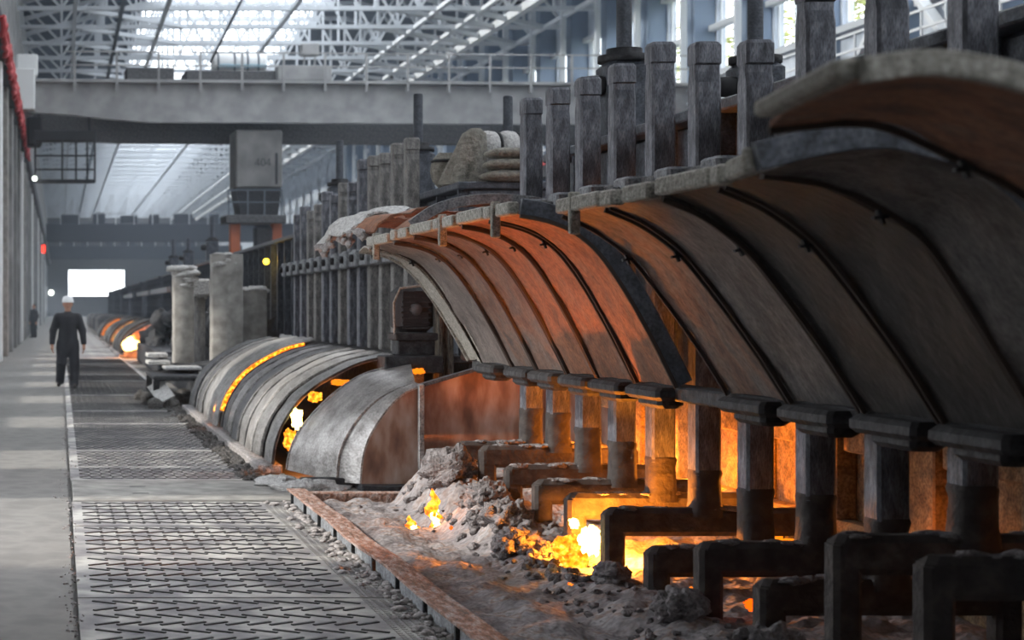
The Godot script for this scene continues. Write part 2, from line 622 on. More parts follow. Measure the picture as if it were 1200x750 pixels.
	# trees behind the right-hand windows
	rng.seed = 11
	var tl := ["yellow green tree outside the wall seen behind the nearest tall round pipe", "yellow green tree outside the right wall seen left of the nearest pipe", "leafy tree outside the right wall seen in the top windows right of the pipe", "far yellowing tree outside the right wall above the leftmost rod of the near row"]
	var tp := [[32.0, 76.0], [32.0, 88.0], [31.5, 66.0], [33.0, 99.0]]
	for q in 4:
		var t := thing("tree", tl[q], "tree", V(tp[q][0], -0.4, tp[q][1]), "trees outside the hall")
		st = new_st()
		tube(st, [Vector3(0, 0, 0), Vector3(0.2, 6, 0.1), Vector3(0, 12, 0)], 0.22, 8, [1.0, 0.8, 0.4])
		part("trunk", st, M.bark, t)
		st = new_st()
		for l in 1500:
			var dir := Vector3(rng.randfn(0.0, 1.0), rng.randfn(0.0, 1.0), rng.randfn(0.0, 1.0)).normalized() * pow(rng.randf(), 0.4)
			var c := Vector3(0, 13.5, 0) + dir * Vector3(2.6, 4.2, 3.6)
			var bb := Basis.from_euler(Vector3(rng.randf() * TAU, rng.randf() * TAU, 0))
			var s := rng.randf_range(0.12, 0.24)
			quad(st, c + bb * Vector3(-s, 0, 0), c + bb * Vector3(0, -s * 0.5, 0.03), c + bb * Vector3(s, 0, 0), c + bb * Vector3(0, s * 0.5, 0.03))
		var cr := part("crown", st, M.leaf, t)
		cr.set_meta("kind", "stuff")
	# red cable looped under the left runway
	st = new_st()
	var pts := []
	d = 44.0
	while d < 82.0:
		pts.append(V(-1.5 + 0.05 * sin(d * 9.0), 8.95 + 0.3 * sin(d * 5.2), d))
		d += 0.16
	tube(st, pts, 0.075, 6)
	tag(obj("festoon_cable", st, M.red_paint), "red cable hanging in loops along the dark runway beam on the left wall", "cable")

func build_trusses() -> void:
	var words := ["first", "second", "third", "fourth", "fifth", "sixth", "seventh", "eighth", "ninth", "tenth", "eleventh", "twelfth", "thirteenth", "fourteenth", "fifteenth", "sixteenth", "seventeenth", "eighteenth", "nineteenth", "twentieth", "twenty-first", "twenty-second", "twenty-third", "twenty-fourth", "twenty-fifth"]
	var t := thing("roof_truss", "pale steel roof truss nearest to the camera, highest across the top of the picture", "truss", Vector3.ZERO, "roof trusses")
	var st := new_st()
	beam(st, Vector3(-2.2, 17, 0), Vector3(27.8, 17, 0), 0.3, 0.22)
	part("bottom_chord", st, M.truss_paint, t)
	var top := [Vector2(-2.2, 19.4), Vector2(5.5, 21.4), Vector2(19.5, 21.4), Vector2(27.8, 19.4)]
	for i in 3:
		st = new_st()
		beam(st, Vector3(top[i].x, top[i].y, 0), Vector3(top[i + 1].x, top[i + 1].y, 0), 0.3, 0.25)
		part("top_chord", st, M.truss_paint, t)
	var ups := []
	var n := 13
	for i in n + 1:
		var x := lerpf(-2.2, 27.8, float(i) / n)
		var y := 21.4
		if x < 5.5:
			y = lerpf(19.4, 21.4, (x + 2.2) / 7.7)
		elif x > 19.5:
			y = lerpf(21.4, 19.4, (x - 19.5) / 8.3)
		ups.append(Vector2(x, y))
	for i in n + 1:
		st = new_st()
		beam(st, Vector3(ups[i].x, 17, 0), Vector3(ups[i].x, ups[i].y, 0), 0.13, 0.13)
		part("web_post", st, M.truss_paint, t)
		if i < n:
			st = new_st()
			if i % 2:
				beam(st, Vector3(ups[i].x, 17, 0), Vector3(ups[i + 1].x, ups[i + 1].y, 0), 0.13, 0.13)
			else:
				beam(st, Vector3(ups[i].x, ups[i].y, 0), Vector3(ups[i + 1].x, 17, 0), 0.13, 0.13)
			part("web_brace", st, M.truss_paint, t)
	t.position = V(0, 0, 88.0)
	var d := 88.0 + 5.8
	var k := 1
	while d < 122:
		copy(t, V(0, 0, d), "pale steel roof truss, %s from the camera, above the travelling crane" % words[k])
		d += 5.8
		k += 1
	d = 158.0
	k = 0
	while d < 292 and k < 24:
		copy(t, V(0, 0, d), "distant pale roof truss seen under the crane, %s behind the crane cabin" % words[k])
		d += 5.8
		k += 1
	var xs := [0.8, 3.2, 5.5, 12.0, 19.5, 21.8, 24.0, 26.6]
	var where := ["over the walkway", "left of the skylight", "along the left edge of the skylight", "under the middle of the skylight", "along the right edge of the skylight", "right of the skylight", "near the right wall, the thickest", "close along the right wall columns"]
	for i in xs.size():
		st = new_st()
		var w := 0.42 if i == 6 else 0.2
		slab(st, xs[i] - w / 2, xs[i] + w / 2, 16.85, 16.85 + w, 40, 300)
		tag(obj("roof_tie", st, M.truss_paint if i != 1 else M.truss_dark), "long steel roof tie %s" % where[i], "beam", "long roof ties")
	var bays := [[0.8, 7.0], [17.0, 24.0], [20.6, 26.6]]
	for b in bays.size():
		for q in 5:
			st = new_st()
			var d0 := 88.0 + 5.8 * q
			beam(st, V(bays[b][0], 17.0, d0), V(bays[b][1], 17.0, d0 + 5.8), 0.22, 0.22)
			tag(obj("roof_brace", st, M.truss_paint), "slanting pale roof brace %s, %s from the camera" % [["above the crane's left end", "right of the skylight", "beside the right wall"][b], words[q]], "brace", "slanting roof braces")

# ---------------------------------------------------------------- crane
func build_crane() -> void:
	var c := thing("travelling_crane", "grey overhead travelling crane nearest the camera with cabin and railing", "crane", V(-1.4, 8.6, 70.0))
	c.rotation.y = 0.05
	# own axes: x along the bridge from its left end, y from the underside, z towards the camera
	var st := new_st()
	var poly := PackedVector2Array([Vector2(0.1, 1.0), Vector2(0.1, 2.2), Vector2(28.2, 2.2), Vector2(28.2, 0.62), Vector2(5.0, 0.62), Vector2(3.6, 0.72), Vector2(1.8, 0.9)])
	prism(st, poly, -0.35, 0.0)
	part("front_girder", st, M.beam_paint, c)
	st = new_st()
	prism(st, PackedVector2Array([Vector2(0.1, 0.4), Vector2(0.1, 2.0), Vector2(28.2, 2.0), Vector2(28.2, 0.0), Vector2(4.0, 0.0), Vector2(2.2, 0.1)]), -3.0, -2.6)
	part("rear_girder", st, M.mid_steel, c)
	st = new_st()
	box(st, Vector3(14.1, 2.27, -0.1), Vector3(28.3, 0.12, 1.0))
	part("walkway", st, M.beam_paint, c)
	for i in 17:
		st = new_st()
		var x := 2.0 + i * 1.72
		box(st, Vector3(x, 2.85, 0.38), Vector3(0.09, 1.25, 0.07))
		box(st, Vector3(x, 2.05, 0.33), Vector3(0.11, 0.35, 0.2))
		part("railing_post", st, M.beam_paint, c)
	for y in [2.9, 3.45]:
		st = new_st()
		box(st, Vector3(14.8, y, 0.38), Vector3(26.5, 0.06, 0.06))
		part("handrail", st, M.beam_paint, c)
	st = new_st()
	box(st, Vector3(-0.05, 1.9, -1.2), Vector3(0.85, 1.7, 3.4), Basis.IDENTITY, 0.05)
	box(st, Vector3(0.1, 3.1, -1.5), Vector3(0.9, 0.9, 0.9), Basis.IDENTITY, 0.05)
	part("end_carriage", st, M.white_paint, c)
	st = new_st()
	box(st, Vector3(0.4, 0.3, -1.2), Vector3(0.6, 1.2, 1.2), Basis.IDENTITY, 0.05)
	part("wheel_bogie", st, M.black_rubber, c)
	# trolley with the hoist tank
	var st2 := new_st()
	box(st2, Vector3(9.0, 2.6, -1.6), Vector3(4.6, 0.55, 1.8), Basis.IDENTITY, 0.04)
	box(st2, Vector3(5.2, 2.65, -1.2), Vector3(2.0, 0.6, 1.2), Basis.IDENTITY, 0.04)
	var tr := part("trolley", st2, M.mid_steel, c)
	st = new_st()
	lathe(st, Vector3(7.85, 3.25, -1.3), [Vector2(0.0, 0.0), Vector2(0.36, 0.02), Vector2(0.42, 0.1), Vector2(0.42, 2.2), Vector2(0.36, 2.3), Vector2(0.0, 2.32)], 16, Basis(Vector3.UP, Vector3.RIGHT, Vector3.FORWARD))
	part("hoist_drum", st, M.white_paint, tr)
	st = new_st()
	box(st, Vector3(9.1, 3.08, -0.86), Vector3(2.0, 0.11, 0.05))
	part("blue_band", st, M.blue_paint, tr)
	for x in [8.05, 8.75, 9.3, 9.75]:
		st = new_st()
		lathe(st, Vector3(x, 3.25, -1.3), [Vector2(0.45, 0.0), Vector2(0.47, 0.0), Vector2(0.47, 0.07), Vector2(0.45, 0.07)], 16, Basis(Vector3.UP, Vector3.RIGHT, Vector3.FORWARD))
		part("band", st, M.truss_dark, tr)
	st = new_st()
	box(st, Vector3(11.6, 2.72, -0.6), Vector3(2.3, 0.65, 0.7), Basis.IDENTITY, 0.05)
	part("motor_box", st, M.beam_paint, tr)
	st = new_st()
	box(st, Vector3(11.9, 3.75, -0.8), Vector3(0.75, 0.5, 0.5), Basis.IDENTITY, 0.04)
	for x in [11.65, 12.1]:
		beam(st, Vector3(x, 3.0, -0.8), Vector3(x + 0.05, 3.55, -0.8), 0.06, 0.06)
	part("lamp_box", st, M.beam_paint, tr)
	# cabin column
	st = new_st()
	box(st, Vector3(9.7, -0.85, -1.2), Vector3(1.95, 2.4, 1.8), Basis.IDENTITY, 0.06)
	var cab := part("cabin", st, M.cabin_paint, c)
	st = new_st()
	box(st, Vector3(10.42, -1.25, -0.28), Vector3(0.1, 1.3, 0.05))
	part("slot", st, M.ink, cab)
	var num := TextMesh.new()
	var f := SystemFont.new()
	f.font_names = PackedStringArray(["Droid Sans"])
	num.font = f
	num.text = "404"
	num.font_size = 32
	num.pixel_size = 0.013
	num.depth = 0.02
	var nm := put("number", num, M.ink, cab)
	nm.position = Vector3(9.85, -1.0, -0.29)
	st = new_st()
	prism(st, PackedVector2Array([Vector2(8.75, -2.05), Vector2(8.95, -3.2), Vector2(10.5, -3.2), Vector2(10.65, -2.05)]), -2.0, -0.4)
	part("cabin_base", st, M.dark_steel, c)
	st = new_st()
	box(st, Vector3(9.55, -3.35, -1.0), Vector3(2.5, 0.35, 1.8), Basis.IDENTITY, 0.03)
	part("platform", st, M.mid_steel, c)
	for x in [8.4, 9.2, 9.9, 10.6]:
		st = new_st()
		box(st, Vector3(x, -2.7, -0.15), Vector3(0.06, 1.1, 0.06))
		part("platform_post", st, M.truss_dark, c)
	st = new_st()
	for y in [-2.15, -2.65]:
		box(st, Vector3(9.5, y, -0.15), Vector3(2.3, 0.05, 0.05))
	part("platform_rail", st, M.truss_dark, c)
	for x in [8.75, 10.5]:
		st = new_st()
		box(st, Vector3(x, -4.6, -0.8), Vector3(0.42, 2.2, 0.42), Basis.IDENTITY, 0.03)
		part("tool_leg", st, M.orange_paint, c)
	st = new_st()
	box(st, Vector3(9.9, -4.35, -0.6), Vector3(0.75, 1.5, 0.6), Basis.IDENTITY, 0.1)
	box(st, Vector3(9.4, -5.3, -0.7), Vector3(2.4, 0.3, 0.8), Basis.IDENTITY, 0.04)
	box(st, Vector3(9.9, -6.5, -0.8), Vector3(2.2, 1.4, 1.0), Basis.IDENTITY, 0.06)
	part("tool_head", st, M.dark_steel, c)
	st = new_st()
	box(st, Vector3(10.0, -6.35, -0.25), Vector3(0.7, 0.8, 0.05))
	part("tool_window", st, M.white_paint, c)
	# hanging cage at the left
	var cage := thing("inspection_cage", "dark steel inspection cage hanging under the left end of the crane", "cage", V(-1.0, 6.6, 68.5))
	st = new_st()
	box(st, Vector3(1.22, 1.85, 0.0), Vector3(2.5, 0.42, 0.7), Basis.IDENTITY, 0.03)
	part("roof", st, M.black_rubber, cage)
	for x in [0.02, 1.1, 1.65, 2.1, 2.4]:
		st = new_st()
		box(st, Vector3(x, 0.85, 0.3), Vector3(0.08, 1.7, 0.08))
		part("upright", st, M.black_rubber, cage)
	for y in [0.04, 0.5, 1.05]:
		st = new_st()
		box(st, Vector3(1.2, y, 0.3), Vector3(2.45, 0.07 if y > 0.1 else 0.14, 0.08))
		part("crossbar", st, M.black_rubber, cage)
	st = new_st()
	box(st, Vector3(1.2, 0.02, 0), Vector3(2.45, 0.06, 0.7))
	part("deck", st, M.black_rubber, cage)
	for x in [0.15, 2.2]:
		st = new_st()
		box(st, Vector3(x, 2.1, -0.8), Vector3(0.1, 0.1, 2.0))
		box(st, Vector3(x, 2.65, -1.85), Vector3(0.1, 1.2, 0.1))
		part("hanger", st, M.black_rubber, cage)
	# a slack cable from the roof to the trolley
	st = new_st()
	tube(st, [V(6.1, 11.5, 69.2), V(6.6, 12.5, 69.2), V(7.6, 14.5, 69.2), V(8.3, 17.0, 69.0)], 0.05, 6)
	tag(obj("hoist_cable", st, M.black_rubber), "thin dark slanting cable from the roof down to the crane trolley", "cable")
	# more cranes further down the hall
	var more := [[186.0, "grey travelling crane in the middle distance, seen between cabin and left wall"], [252.0, "farthest grey travelling crane above the bright opening at the far end"]]
	for q in 2:
		var d: float = more[q][0]
		var o := thing("travelling_crane", more[q][1], "crane", V(-1.4, 8.6, d))
		st = new_st()
		box(st, Vector3(14.1, 1.1, 0), Vector3(28.4, 2.0, 0.5), Basis.IDENTITY, 0.05)
		part("front_girder", st, M.blue_steel, o)
		rng.seed = 40 + q
		for k in 7:
			st = new_st()
			box(st, Vector3(2.0 + k * 3.1 + rng.randf(), 2.6, -0.6), Vector3(rng.randf_range(0.8, 2.2), rng.randf_range(0.7, 1.6), 1.0), Basis.IDENTITY, 0.05)
			part("machinery_box", st, M.blue_steel, o)
		st = new_st()
		box(st, Vector3(14.8, 3.2, 0.3), Vector3(27, 0.08, 0.08))
		for k in 14:
			box(st, Vector3(1.5 + k * 2.0, 2.6, 0.3), Vector3(0.1, 1.2, 0.1))
		part("railing", st, M.truss_paint, o)

func prism(st: SurfaceTool, poly: PackedVector2Array, z0: float, z1: float) -> void:   # polygon in (x, y), pushed out along z
	var p := poly
	if Geometry2D.is_polygon_clockwise(p):
		p = p.duplicate()
		p.reverse()
	var idx := Geometry2D.triangulate_polygon(p)
	for i in range(0, idx.size(), 3):
		var a := p[idx[i]]
		var b := p[idx[i + 1]]
		var c := p[idx[i + 2]]
		if (b - a).cross(c - a) < 0:
			var t := b
			b = c
			c = t
		tri(st, Vector3(a.x, a.y, z1), Vector3(b.x, b.y, z1), Vector3(c.x, c.y, z1))
		tri(st, Vector3(a.x, a.y, z0), Vector3(c.x, c.y, z0), Vector3(b.x, b.y, z0))
	for i in p.size():
		var a := p[i]
		var b := p[(i + 1) % p.size()]
		quad(st, Vector3(a.x, a.y, z1), Vector3(a.x, a.y, z0), Vector3(b.x, b.y, z0), Vector3(b.x, b.y, z1))

# ---------------------------------------------------------------- electrolysis cells
const ROD_X := 3.66

func anode_rod(d: float, top: float, yoke_top: float, lip: float, label: String, group: String, clamp_y := 2.29) -> Node3D:
	var t := thing("anode_rod", label, "anode rod", V(ROD_X, 0, d), group)
	var pale := bump.get_noise_1d(d * 5.3) > 0.12
	var st := new_st()
	var rings := []
	for l in [[lip, 0.072, 0.072, 0.014], [top - 0.23, 0.072, 0.072, 0.014], [top - 0.17, 0.072, 0.05, 0.01], [top - 0.13, 0.072, 0.05, 0.01], [top - 0.122, 0.074, 0.075, 0.014], [top - 0.02, 0.074, 0.075, 0.014], [top, 0.062, 0.063, 0.014]]:
		var r := PackedVector3Array()
		for q in octagon(l[1], l[2], l[3]):
			r.append(Vector3(q.x, l[0], q.y))
		rings.append(r)
	loft(st, rings, false)
	part("shaft", st, M.rod_pale if pale and yoke_top < 0.0 else M.rod, t)
	if clamp_y > 0.0:
		st = new_st()
		box(st, Vector3(-0.17, clamp_y, 0), Vector3(0.16, 0.2, 0.24), Basis.IDENTITY, 0.015)
		var cl := part("clamp", st, M.web_steel, t)
		st = new_st()
		lathe(st, Vector3(-0.25, clamp_y, 0), [Vector2(0.0, 0.0), Vector2(0.045, 0.0), Vector2(0.045, 0.04), Vector2(0.0, 0.05)], 8, Basis(Vector3.UP, Vector3.LEFT, Vector3.BACK))
		part("clamp_screw", st, M.dark_steel, cl)
	if yoke_top > 0.0:
		st = new_st()
		rings = []
		for l in [[yoke_top - 0.05, 0.088, 0.03], [yoke_top + 0.03, 0.08, 0.03], [lip - 0.03, 0.076, 0.03], [lip + 0.012, 0.08, 0.025], [lip + 0.03, 0.074, 0.02]]:
			var r := PackedVector3Array()
			for q in octagon(l[1], l[1], l[2]):
				r.append(Vector3(q.x + 0.003 * sin(l[0] * 40), l[0], q.y))
			rings.append(r)
		loft(st, rings, true)
		part("stem", st, M.yoke, t)
		st = new_st()
		box(st, Vector3(0.0, yoke_top - 0.08, 0), Vector3(1.14, 0.16, 0.12), Basis.IDENTITY, 0.028)
		box(st, Vector3(-0.52, (yoke_top - 0.1) / 2.0, 0), Vector3(0.115, yoke_top + 0.06, 0.116), Basis.IDENTITY, 0.02)
		box(st, Vector3(0.52, (yoke_top - 0.1) / 2.0, 0), Vector3(0.115, yoke_top + 0.06, 0.116), Basis.IDENTITY, 0.02)
		part("yoke", st, M.yoke, t)
		st = new_st()
		rng.seed = int(d * 100)
		for i in 14:
			var s := rng.randf_range(0.02, 0.055)
			stone(st, Vector3(rng.randf_range(-0.5, 0.3), yoke_top - 0.005, rng.randf_range(-0.045, 0.045)), Vector3(s * 1.5, s * 0.35, s), rng.randf() * 50, 0.4, 7, 4)
		part("crust_cake", st, M.crust, t).set_meta("kind", "stuff")
	return t

func hood(cell: Node3D, pa: Array, pb: Array, d0: float, d1: float, m: Material, o: Dictionary = {}) -> MeshInstance3D:
	var a := spline(pa)
	var b := spline(pb)
	var st := new_st()
	sheet(st, a, b, d0 + 0.012, d1 - 0.012, 0.014, 6, o.get("bulge", 0.014), o.get("rough", 0.016), o.get("inset", 0.0))
	var h := obj("hood_panel", st, m, cell)
	var inner: bool = o.get("ribs_inside", true)
	for e in o.get("rib_ends", 2):
		st = new_st()
		var p := a if e == 0 else b
		var d := d0 + 0.02 if e == 0 else d1 - 0.02
		var pts := []
		for i in p.size():
			var q := p[i] + outward(p, i) * (-0.01 if inner else 0.02)
			pts.append(V(q.x, q.y, d))
		sweep(st, pts, square(0.011, 0.008, 0.003), [], false, Vector3.BACK)
		obj("rib", st, o.get("rib_mat", M.rib), h)
	if o.get("clip", false):
		st = new_st()
		var i := int(a.size() * 0.62)
		var q := a[i] - outward(a, i) * 0.03
		for ang in [0.4, 1.7]:
			box(st, V(q.x, q.y, d0 + 0.0), Vector3(0.012, 0.05, 0.02), Basis(Vector3.BACK, ang))
		obj("clip", st, M.dark_steel, h)
	if o.get("tip", 0) > 0:
		var t0: Vector2 = a[a.size() - 1]
		var t1: Vector2 = b[b.size() - 1]
		var cuts: Array = [[0.06, 0.3], [0.5, 0.94]] if o.tip == 2 else [[0.04, 0.96]]
		for c in cuts:
			st = new_st()
			var p0 := t0.lerp(t1, c[0])
			var p1 := t0.lerp(t1, c[1])
			beam(st, V(p0.x - 0.02, p0.y + 0.035, lerpf(d0, d1, c[0])), V(p1.x - 0.02, p1.y + 0.035, lerpf(d0, d1, c[1])), 0.06, float(o.get("tip_h", 0.07)), 0.008)
			obj("tip_bar", st, M.bar_grey, h)
		if o.get("tab", false):
			st = new_st()
			var p2 := t0.lerp(t1, 0.39)
			box(st, V(p2.x - 0.03, p2.y - 0.01, lerpf(d0, d1, 0.39)), Vector3(0.05, 0.2, 0.035), Basis.IDENTITY, 0.006)
			obj("hook_tab", st, M.bar_grey, h)
	if o.has("rim"):
		st = new_st()
		var e: int = o.get("rim_end", 1)
		var p := a if e == 0 else b
		var pts := []
		for i in p.size():
			var q := p[i] + outward(p, i) * float(o.rim) * 0.5
			pts.append(V(q.x, q.y, d0 if e == 0 else d1))
		sweep(st, pts, square(float(o.rim) * 0.5, 0.02, 0.004), [], false, Vector3.BACK)
		obj("rim", st, o.get("rim_mat", M.blue_steel), h)
	return h

func superstructure(cell: Node3D, d0: float, d1: float) -> void:
	var st := new_st()
	slab(st, 4.0, 5.3, 1.12, 2.75, d0, d1, 0.02)
	var s := obj("superstructure", st, M.blue_steel, cell)
	var d := d0 + 0.1
	while d < d1 - 0.2:
		st = new_st()
		slab(st, 3.9, 4.0, 1.12, 2.75, d, d + 0.05)
		obj("stiffener", st, M.blue_steel, s)
		d += 0.95
	st = new_st()
	slab(st, 3.86, 5.35, 2.75, 2.82, d0 - 0.05, d1 + 0.05, 0.01)
	obj("top_plate", st, M.blue_steel, s)

func jack(d: float, x: float, label: String, top := 4.1) -> void:
	var t := thing("jack_column", label, "jack", V(x, 2.82, d), "pipe topped jacks on the cells")
	var st := new_st()
	box(st, Vector3(0, 0.3, 0), Vector3(0.34, 0.6, 0.34), Basis.IDENTITY, 0.04)
	part("gearbox", st, M.blue_steel, t)
	st = new_st()
	lathe(st, Vector3(0, 0.6, 0), [Vector2(0.0, 0.0), Vector2(0.19, 0.0), Vector2(0.19, 0.05), Vector2(0.13, 0.06), Vector2(0.13, 0.1), Vector2(0.0, 0.1)], 16)
	part("flange", st, M.dark_steel, t)
	st = new_st()
	lathe(st, Vector3(0, 0.7, 0), [Vector2(0.056, 0.0), Vector2(0.056, top - 3.54), Vector2(0.05, top - 3.52), Vector2(0.0, top - 3.52)], 14)
	part("pipe", st, M.blue_steel, t)
	st = new_st()
	lathe(st, Vector3(-0.17, 0.42, 0.05), [Vector2(0.0, 0.0), Vector2(0.07, 0.0), Vector2(0.08, 0.03), Vector2(0.075, 0.12), Vector2(0.03, 0.15), Vector2(0.0, 0.15)], 12, Basis(Vector3.UP, Vector3.LEFT, Vector3.BACK))
	part("motor", st, M.black_rubber, t)

const OPEN_A := [Vector2(3.25, 1.18), Vector2(3.12, 1.44), Vector2(2.98, 1.69), Vector2(2.84, 1.89), Vector2(2.71, 2.0), Vector2(2.57, 2.06), Vector2(2.42, 2.09)]
const OPEN_B := [Vector2(3.25, 1.18), Vector2(3.125, 1.38), Vector2(3.0, 1.56), Vector2(2.88, 1.72), Vector2(2.79, 1.83), Vector2(2.7, 1.91), Vector2(2.58, 1.99), Vector2(2.44, 2.05)]
const SHUT := [Vector2(3.22, 1.12), Vector2(2.89, 1.05), Vector2(2.57, 0.9), Vector2(2.33, 0.73), Vector2(2.16, 0.51), Vector2(2.07, 0.296), Vector2(2.04, 0.1)]

func moved(p: Array, dx: float, dy: float, turn := 0.0) -> Array:
	var c := []
	var h: Vector2 = p[0]
	for q in p:
		c.append(h + (q - h).rotated(turn) + Vector2(dx, dy) * ((q - h).length() / 1.2))
	return c

func near_cell() -> void:
	var c := thing("electrolysis_cell", "near electrolysis cell on the right with its curved hoods swung up, fire inside", "furnace", V(3.9, 0, 8.2), "electrolysis cells")
	var st := new_st()
	slab(st, 3.26, 3.42, 1.1, 1.18, 2.6, 13.5, 0.01)
	obj("hinge_beam", st, M.dark_steel, c)
	superstructure(c, 2.4, 13.6)
	st = new_st()
	slab(st, 3.5, 3.58, 2.2, 2.38, 2.6, 13.5, 0.01)
	obj("clamp_beam", st, M.mid_steel, c)
	st = new_st()
	slab(st, 4.42, 4.6, -0.1, 1.12, 2.4, 13.6)
	slab(st, 4.3, 4.42, 0.0, 0.42, 2.4, 13.6, 0.02)
	obj("inner_wall", st, M.hot_wall, c)
	var d := 3.1
	while d < 13.3:
		st = new_st()
		slab(st, 4.3, 4.42, 0.42, 1.1, d, d + 0.3, 0.01)
		slab(st, 4.34, 4.42, 0.8, 0.95, d + 0.3, d + 1.06, 0.01)
		obj("wall_rib", st, M.hot_wall, c)
		d += 1.06
	# hoods, far to near, between the hinge marks
	var ma := [13.08, 12.22, 11.6, 10.9, 10.28, 9.6, 8.99]
	var mats := [M.hood_grey, M.rust_grey, M.rust_grey, M.rust, M.rust, M.rust]
	for i in 6:
		var turn := [0.03, 0.015, 0.0, 0.0, -0.01, 0.0][i] as float
		var p := moved(OPEN_A, 0, 0, turn)
		var o := {"clip": true, "tip": 2 if i % 2 else 1, "tab": i in [0, 3, 5], "rim": 0.03}
		if i == 0:
			o.merge({"rim": 0.07, "rim_end": 0, "rim_mat": M.bar_grey, "rough": 0.03}, true)
		if i == 5:
			o.merge({"rim": 0.085, "rim_end": 1, "rim_mat": M.blue_steel}, true)
		elif i > 0:
			o.erase("rim")
		hood(c, p, p, ma[i], ma[i + 1], mats[i], o)
	hood(c, moved(OPEN_A, 0, 0, 0.05), moved(OPEN_A, 0, 0, 0.05), 13.52, 13.12, M.bar_grey, {"rough": 0.03, "rib_mat": M.bar_grey})
	var mb := [8.26, 7.58, 6.89, 6.27, 5.6]
	var mats_b := [M.rust_grey, M.hood_soot, M.hood_dark, M.hood_dark]
	for i in 4:
		var p := moved(OPEN_B, 0, 0, 0.01 * (i % 2))
		var o := {"clip": true, "tip": 2 if i % 2 else 1, "tab": i == 0}
		var q: Array = p
		if i == 3:
			q = [Vector2(3.25, 1.18), Vector2(3.16, 1.32), Vector2(3.0, 1.58), Vector2(2.86, 1.795), Vector2(2.75, 1.89), Vector2(2.63, 1.96), Vector2(2.5, 2.01), Vector2(2.3, 2.04)]
		hood(c, p, q, mb[i], mb[i + 1], mats_b[i], o)
	hood(c, [Vector2(3.25, 1.18), Vector2(3.16, 1.32), Vector2(2.86, 1.795), Vector2(2.75, 1.89), Vector2(2.51, 2.01), Vector2(2.3, 2.04)], [Vector2(3.25, 1.18), Vector2(3.1, 1.5), Vector2(2.78, 1.92), Vector2(2.53, 2.04), Vector2(2.325, 2.06), Vector2(2.05, 2.0)], 5.58, 5.0, M.hood_soot, {"rim": 0.085, "rim_mat": M.blue_steel, "tip": 1, "clip": true, "rib_ends": 1})
	hood(c, [Vector2(3.25, 1.18), Vector2(2.95, 1.45), Vector2(2.65, 1.69), Vector2(2.36, 1.89), Vector2(2.18, 1.985), Vector2(1.99, 2.06), Vector2(1.74, 2.045)], [Vector2(3.25, 1.18), Vector2(2.8, 1.5), Vector2(2.4, 1.78), Vector2(2.1, 1.94), Vector2(1.9, 2.02), Vector2(1.72, 2.055), Vector2(1.58, 2.04)], 4.17, 3.35, M.rust, {"rim": 0.05, "rim_mat": M.bar_grey, "tip": 1, "tip_h": 0.04, "clip": true, "rib_ends": 1})
	var at := ma.slice(0, 6) + mb + [4.9, 4.17]
	for i in at.size():
		st = new_st()
		var d0: float = at[i] - 0.04
		slab(st, 3.16, 3.3, 1.1, 1.172, d0 - 0.52, d0, 0.02)
		slab(st, 3.2, 3.34, 1.055, 1.12, d0 - 0.44, d0 - 0.1, 0.02)
		obj("hinge_block", st, M.dark_steel, c)
	# rods, far to near
	var words := ["eleventh", "tenth", "ninth", "eighth", "seventh", "sixth", "fifth", "fourth", "third", "second", "first"]
	var tops := [3.22, 3.21, 3.19, 3.18, 3.21, 3.1, 3.0, 3.2, 3.14, 3.26, 3.2]
	var yokes := [0.56, 0.585, 0.51, 0.48, 0.47, 0.464, 0.345, 0.466, 0.40, 0.69, 0.71]
	var lips := [0.79, 0.8, 0.74, 0.7, 0.66, 0.65, 0.62, 0.67, 0.64, 0.86, 0.86]
	for i in 11:
		anode_rod(13.25 - 0.712 * i, tops[i], yokes[i], lips[i], "dark square anode rod with steel yoke, %s from the right in the near row" % words[i], "anode rods of the near cell", 2.29)
	jack(12.7, 4.2, "tall round jack pipe with flange behind the near rods, nearest the picture's top middle", 4.12)
	jack(12.76, 5.2, "round jack pipe behind the fifth near rod, top cut off by the frame", 4.12)
	# crust bed and bank
	st = new_st()
	st.set_smooth_group(1)
	var nx := 66
	var nd := 290
	var x0 := 2.03
	var x1 := 4.34
	var e0 := 3.0
	var e1 := 13.75
	for i in nd:
		for j in nx:
			var p := []
			for q in [[0, 0], [1, 0], [1, 1], [0, 1]]:
				p.append(bed(lerpf(x0, x1, float(j + q[0]) / nx), lerpf(e0, e1, float(i + q[1]) / nd)))
			quad(st, p[0], p[1], p[2], p[3])
	tag(obj("crust_bed", st, M.ash), "grey ash and crust bed sloping from the steel curb up to the anode yokes", "ash bed", "", "stuff")
	st = new_st()
	rng.seed = 21
	for i in 420:
		var dd := rng.randf_range(5.5, 13.5)
		var x := clampf(rng.randfn(2.85, 0.18), 2.1, 3.25)
		var s := rng.randf_range(0.008, 0.03) * (1.3 if x > 2.65 else 0.6)
		stone(st, bed(x, dd) + Vector3(0, s * 0.2, 0), Vector3(s * 1.2, s * 0.8, s * 1.2) * (0.6 if dd < 9.3 else 1.0), rng.randf() * 90, 0.4, 7, 4)
	tag(obj("crust_rubble", st, M.crust), "small broken lumps of grey crust scattered along the bank below the yokes", "rubble", "", "stuff")
	rng.seed = 31
	var lumps := [[2.92, 12.75, 0.17, "largest pale rounded mound behind the small flame"], [2.95, 11.75, 0.13, "pitted mound right of the small flame"], [2.9, 11.05, 0.12, "rough mound under the fourth yoke from the left"], [2.8, 10.55, 0.1, "crumbly mound just left of the bright fire"], [2.78, 11.3, 0.07, "dark angular lump at the foot of the bank"], [2.98, 9.2, 0.08, "dark clinker mound right under the bright fire"], [2.95, 8.1, 0.1, "grey mound below the low yokes right of the fire"], [3.0, 7.2, 0.11, "grey mound under the second yoke at the lower right"]]
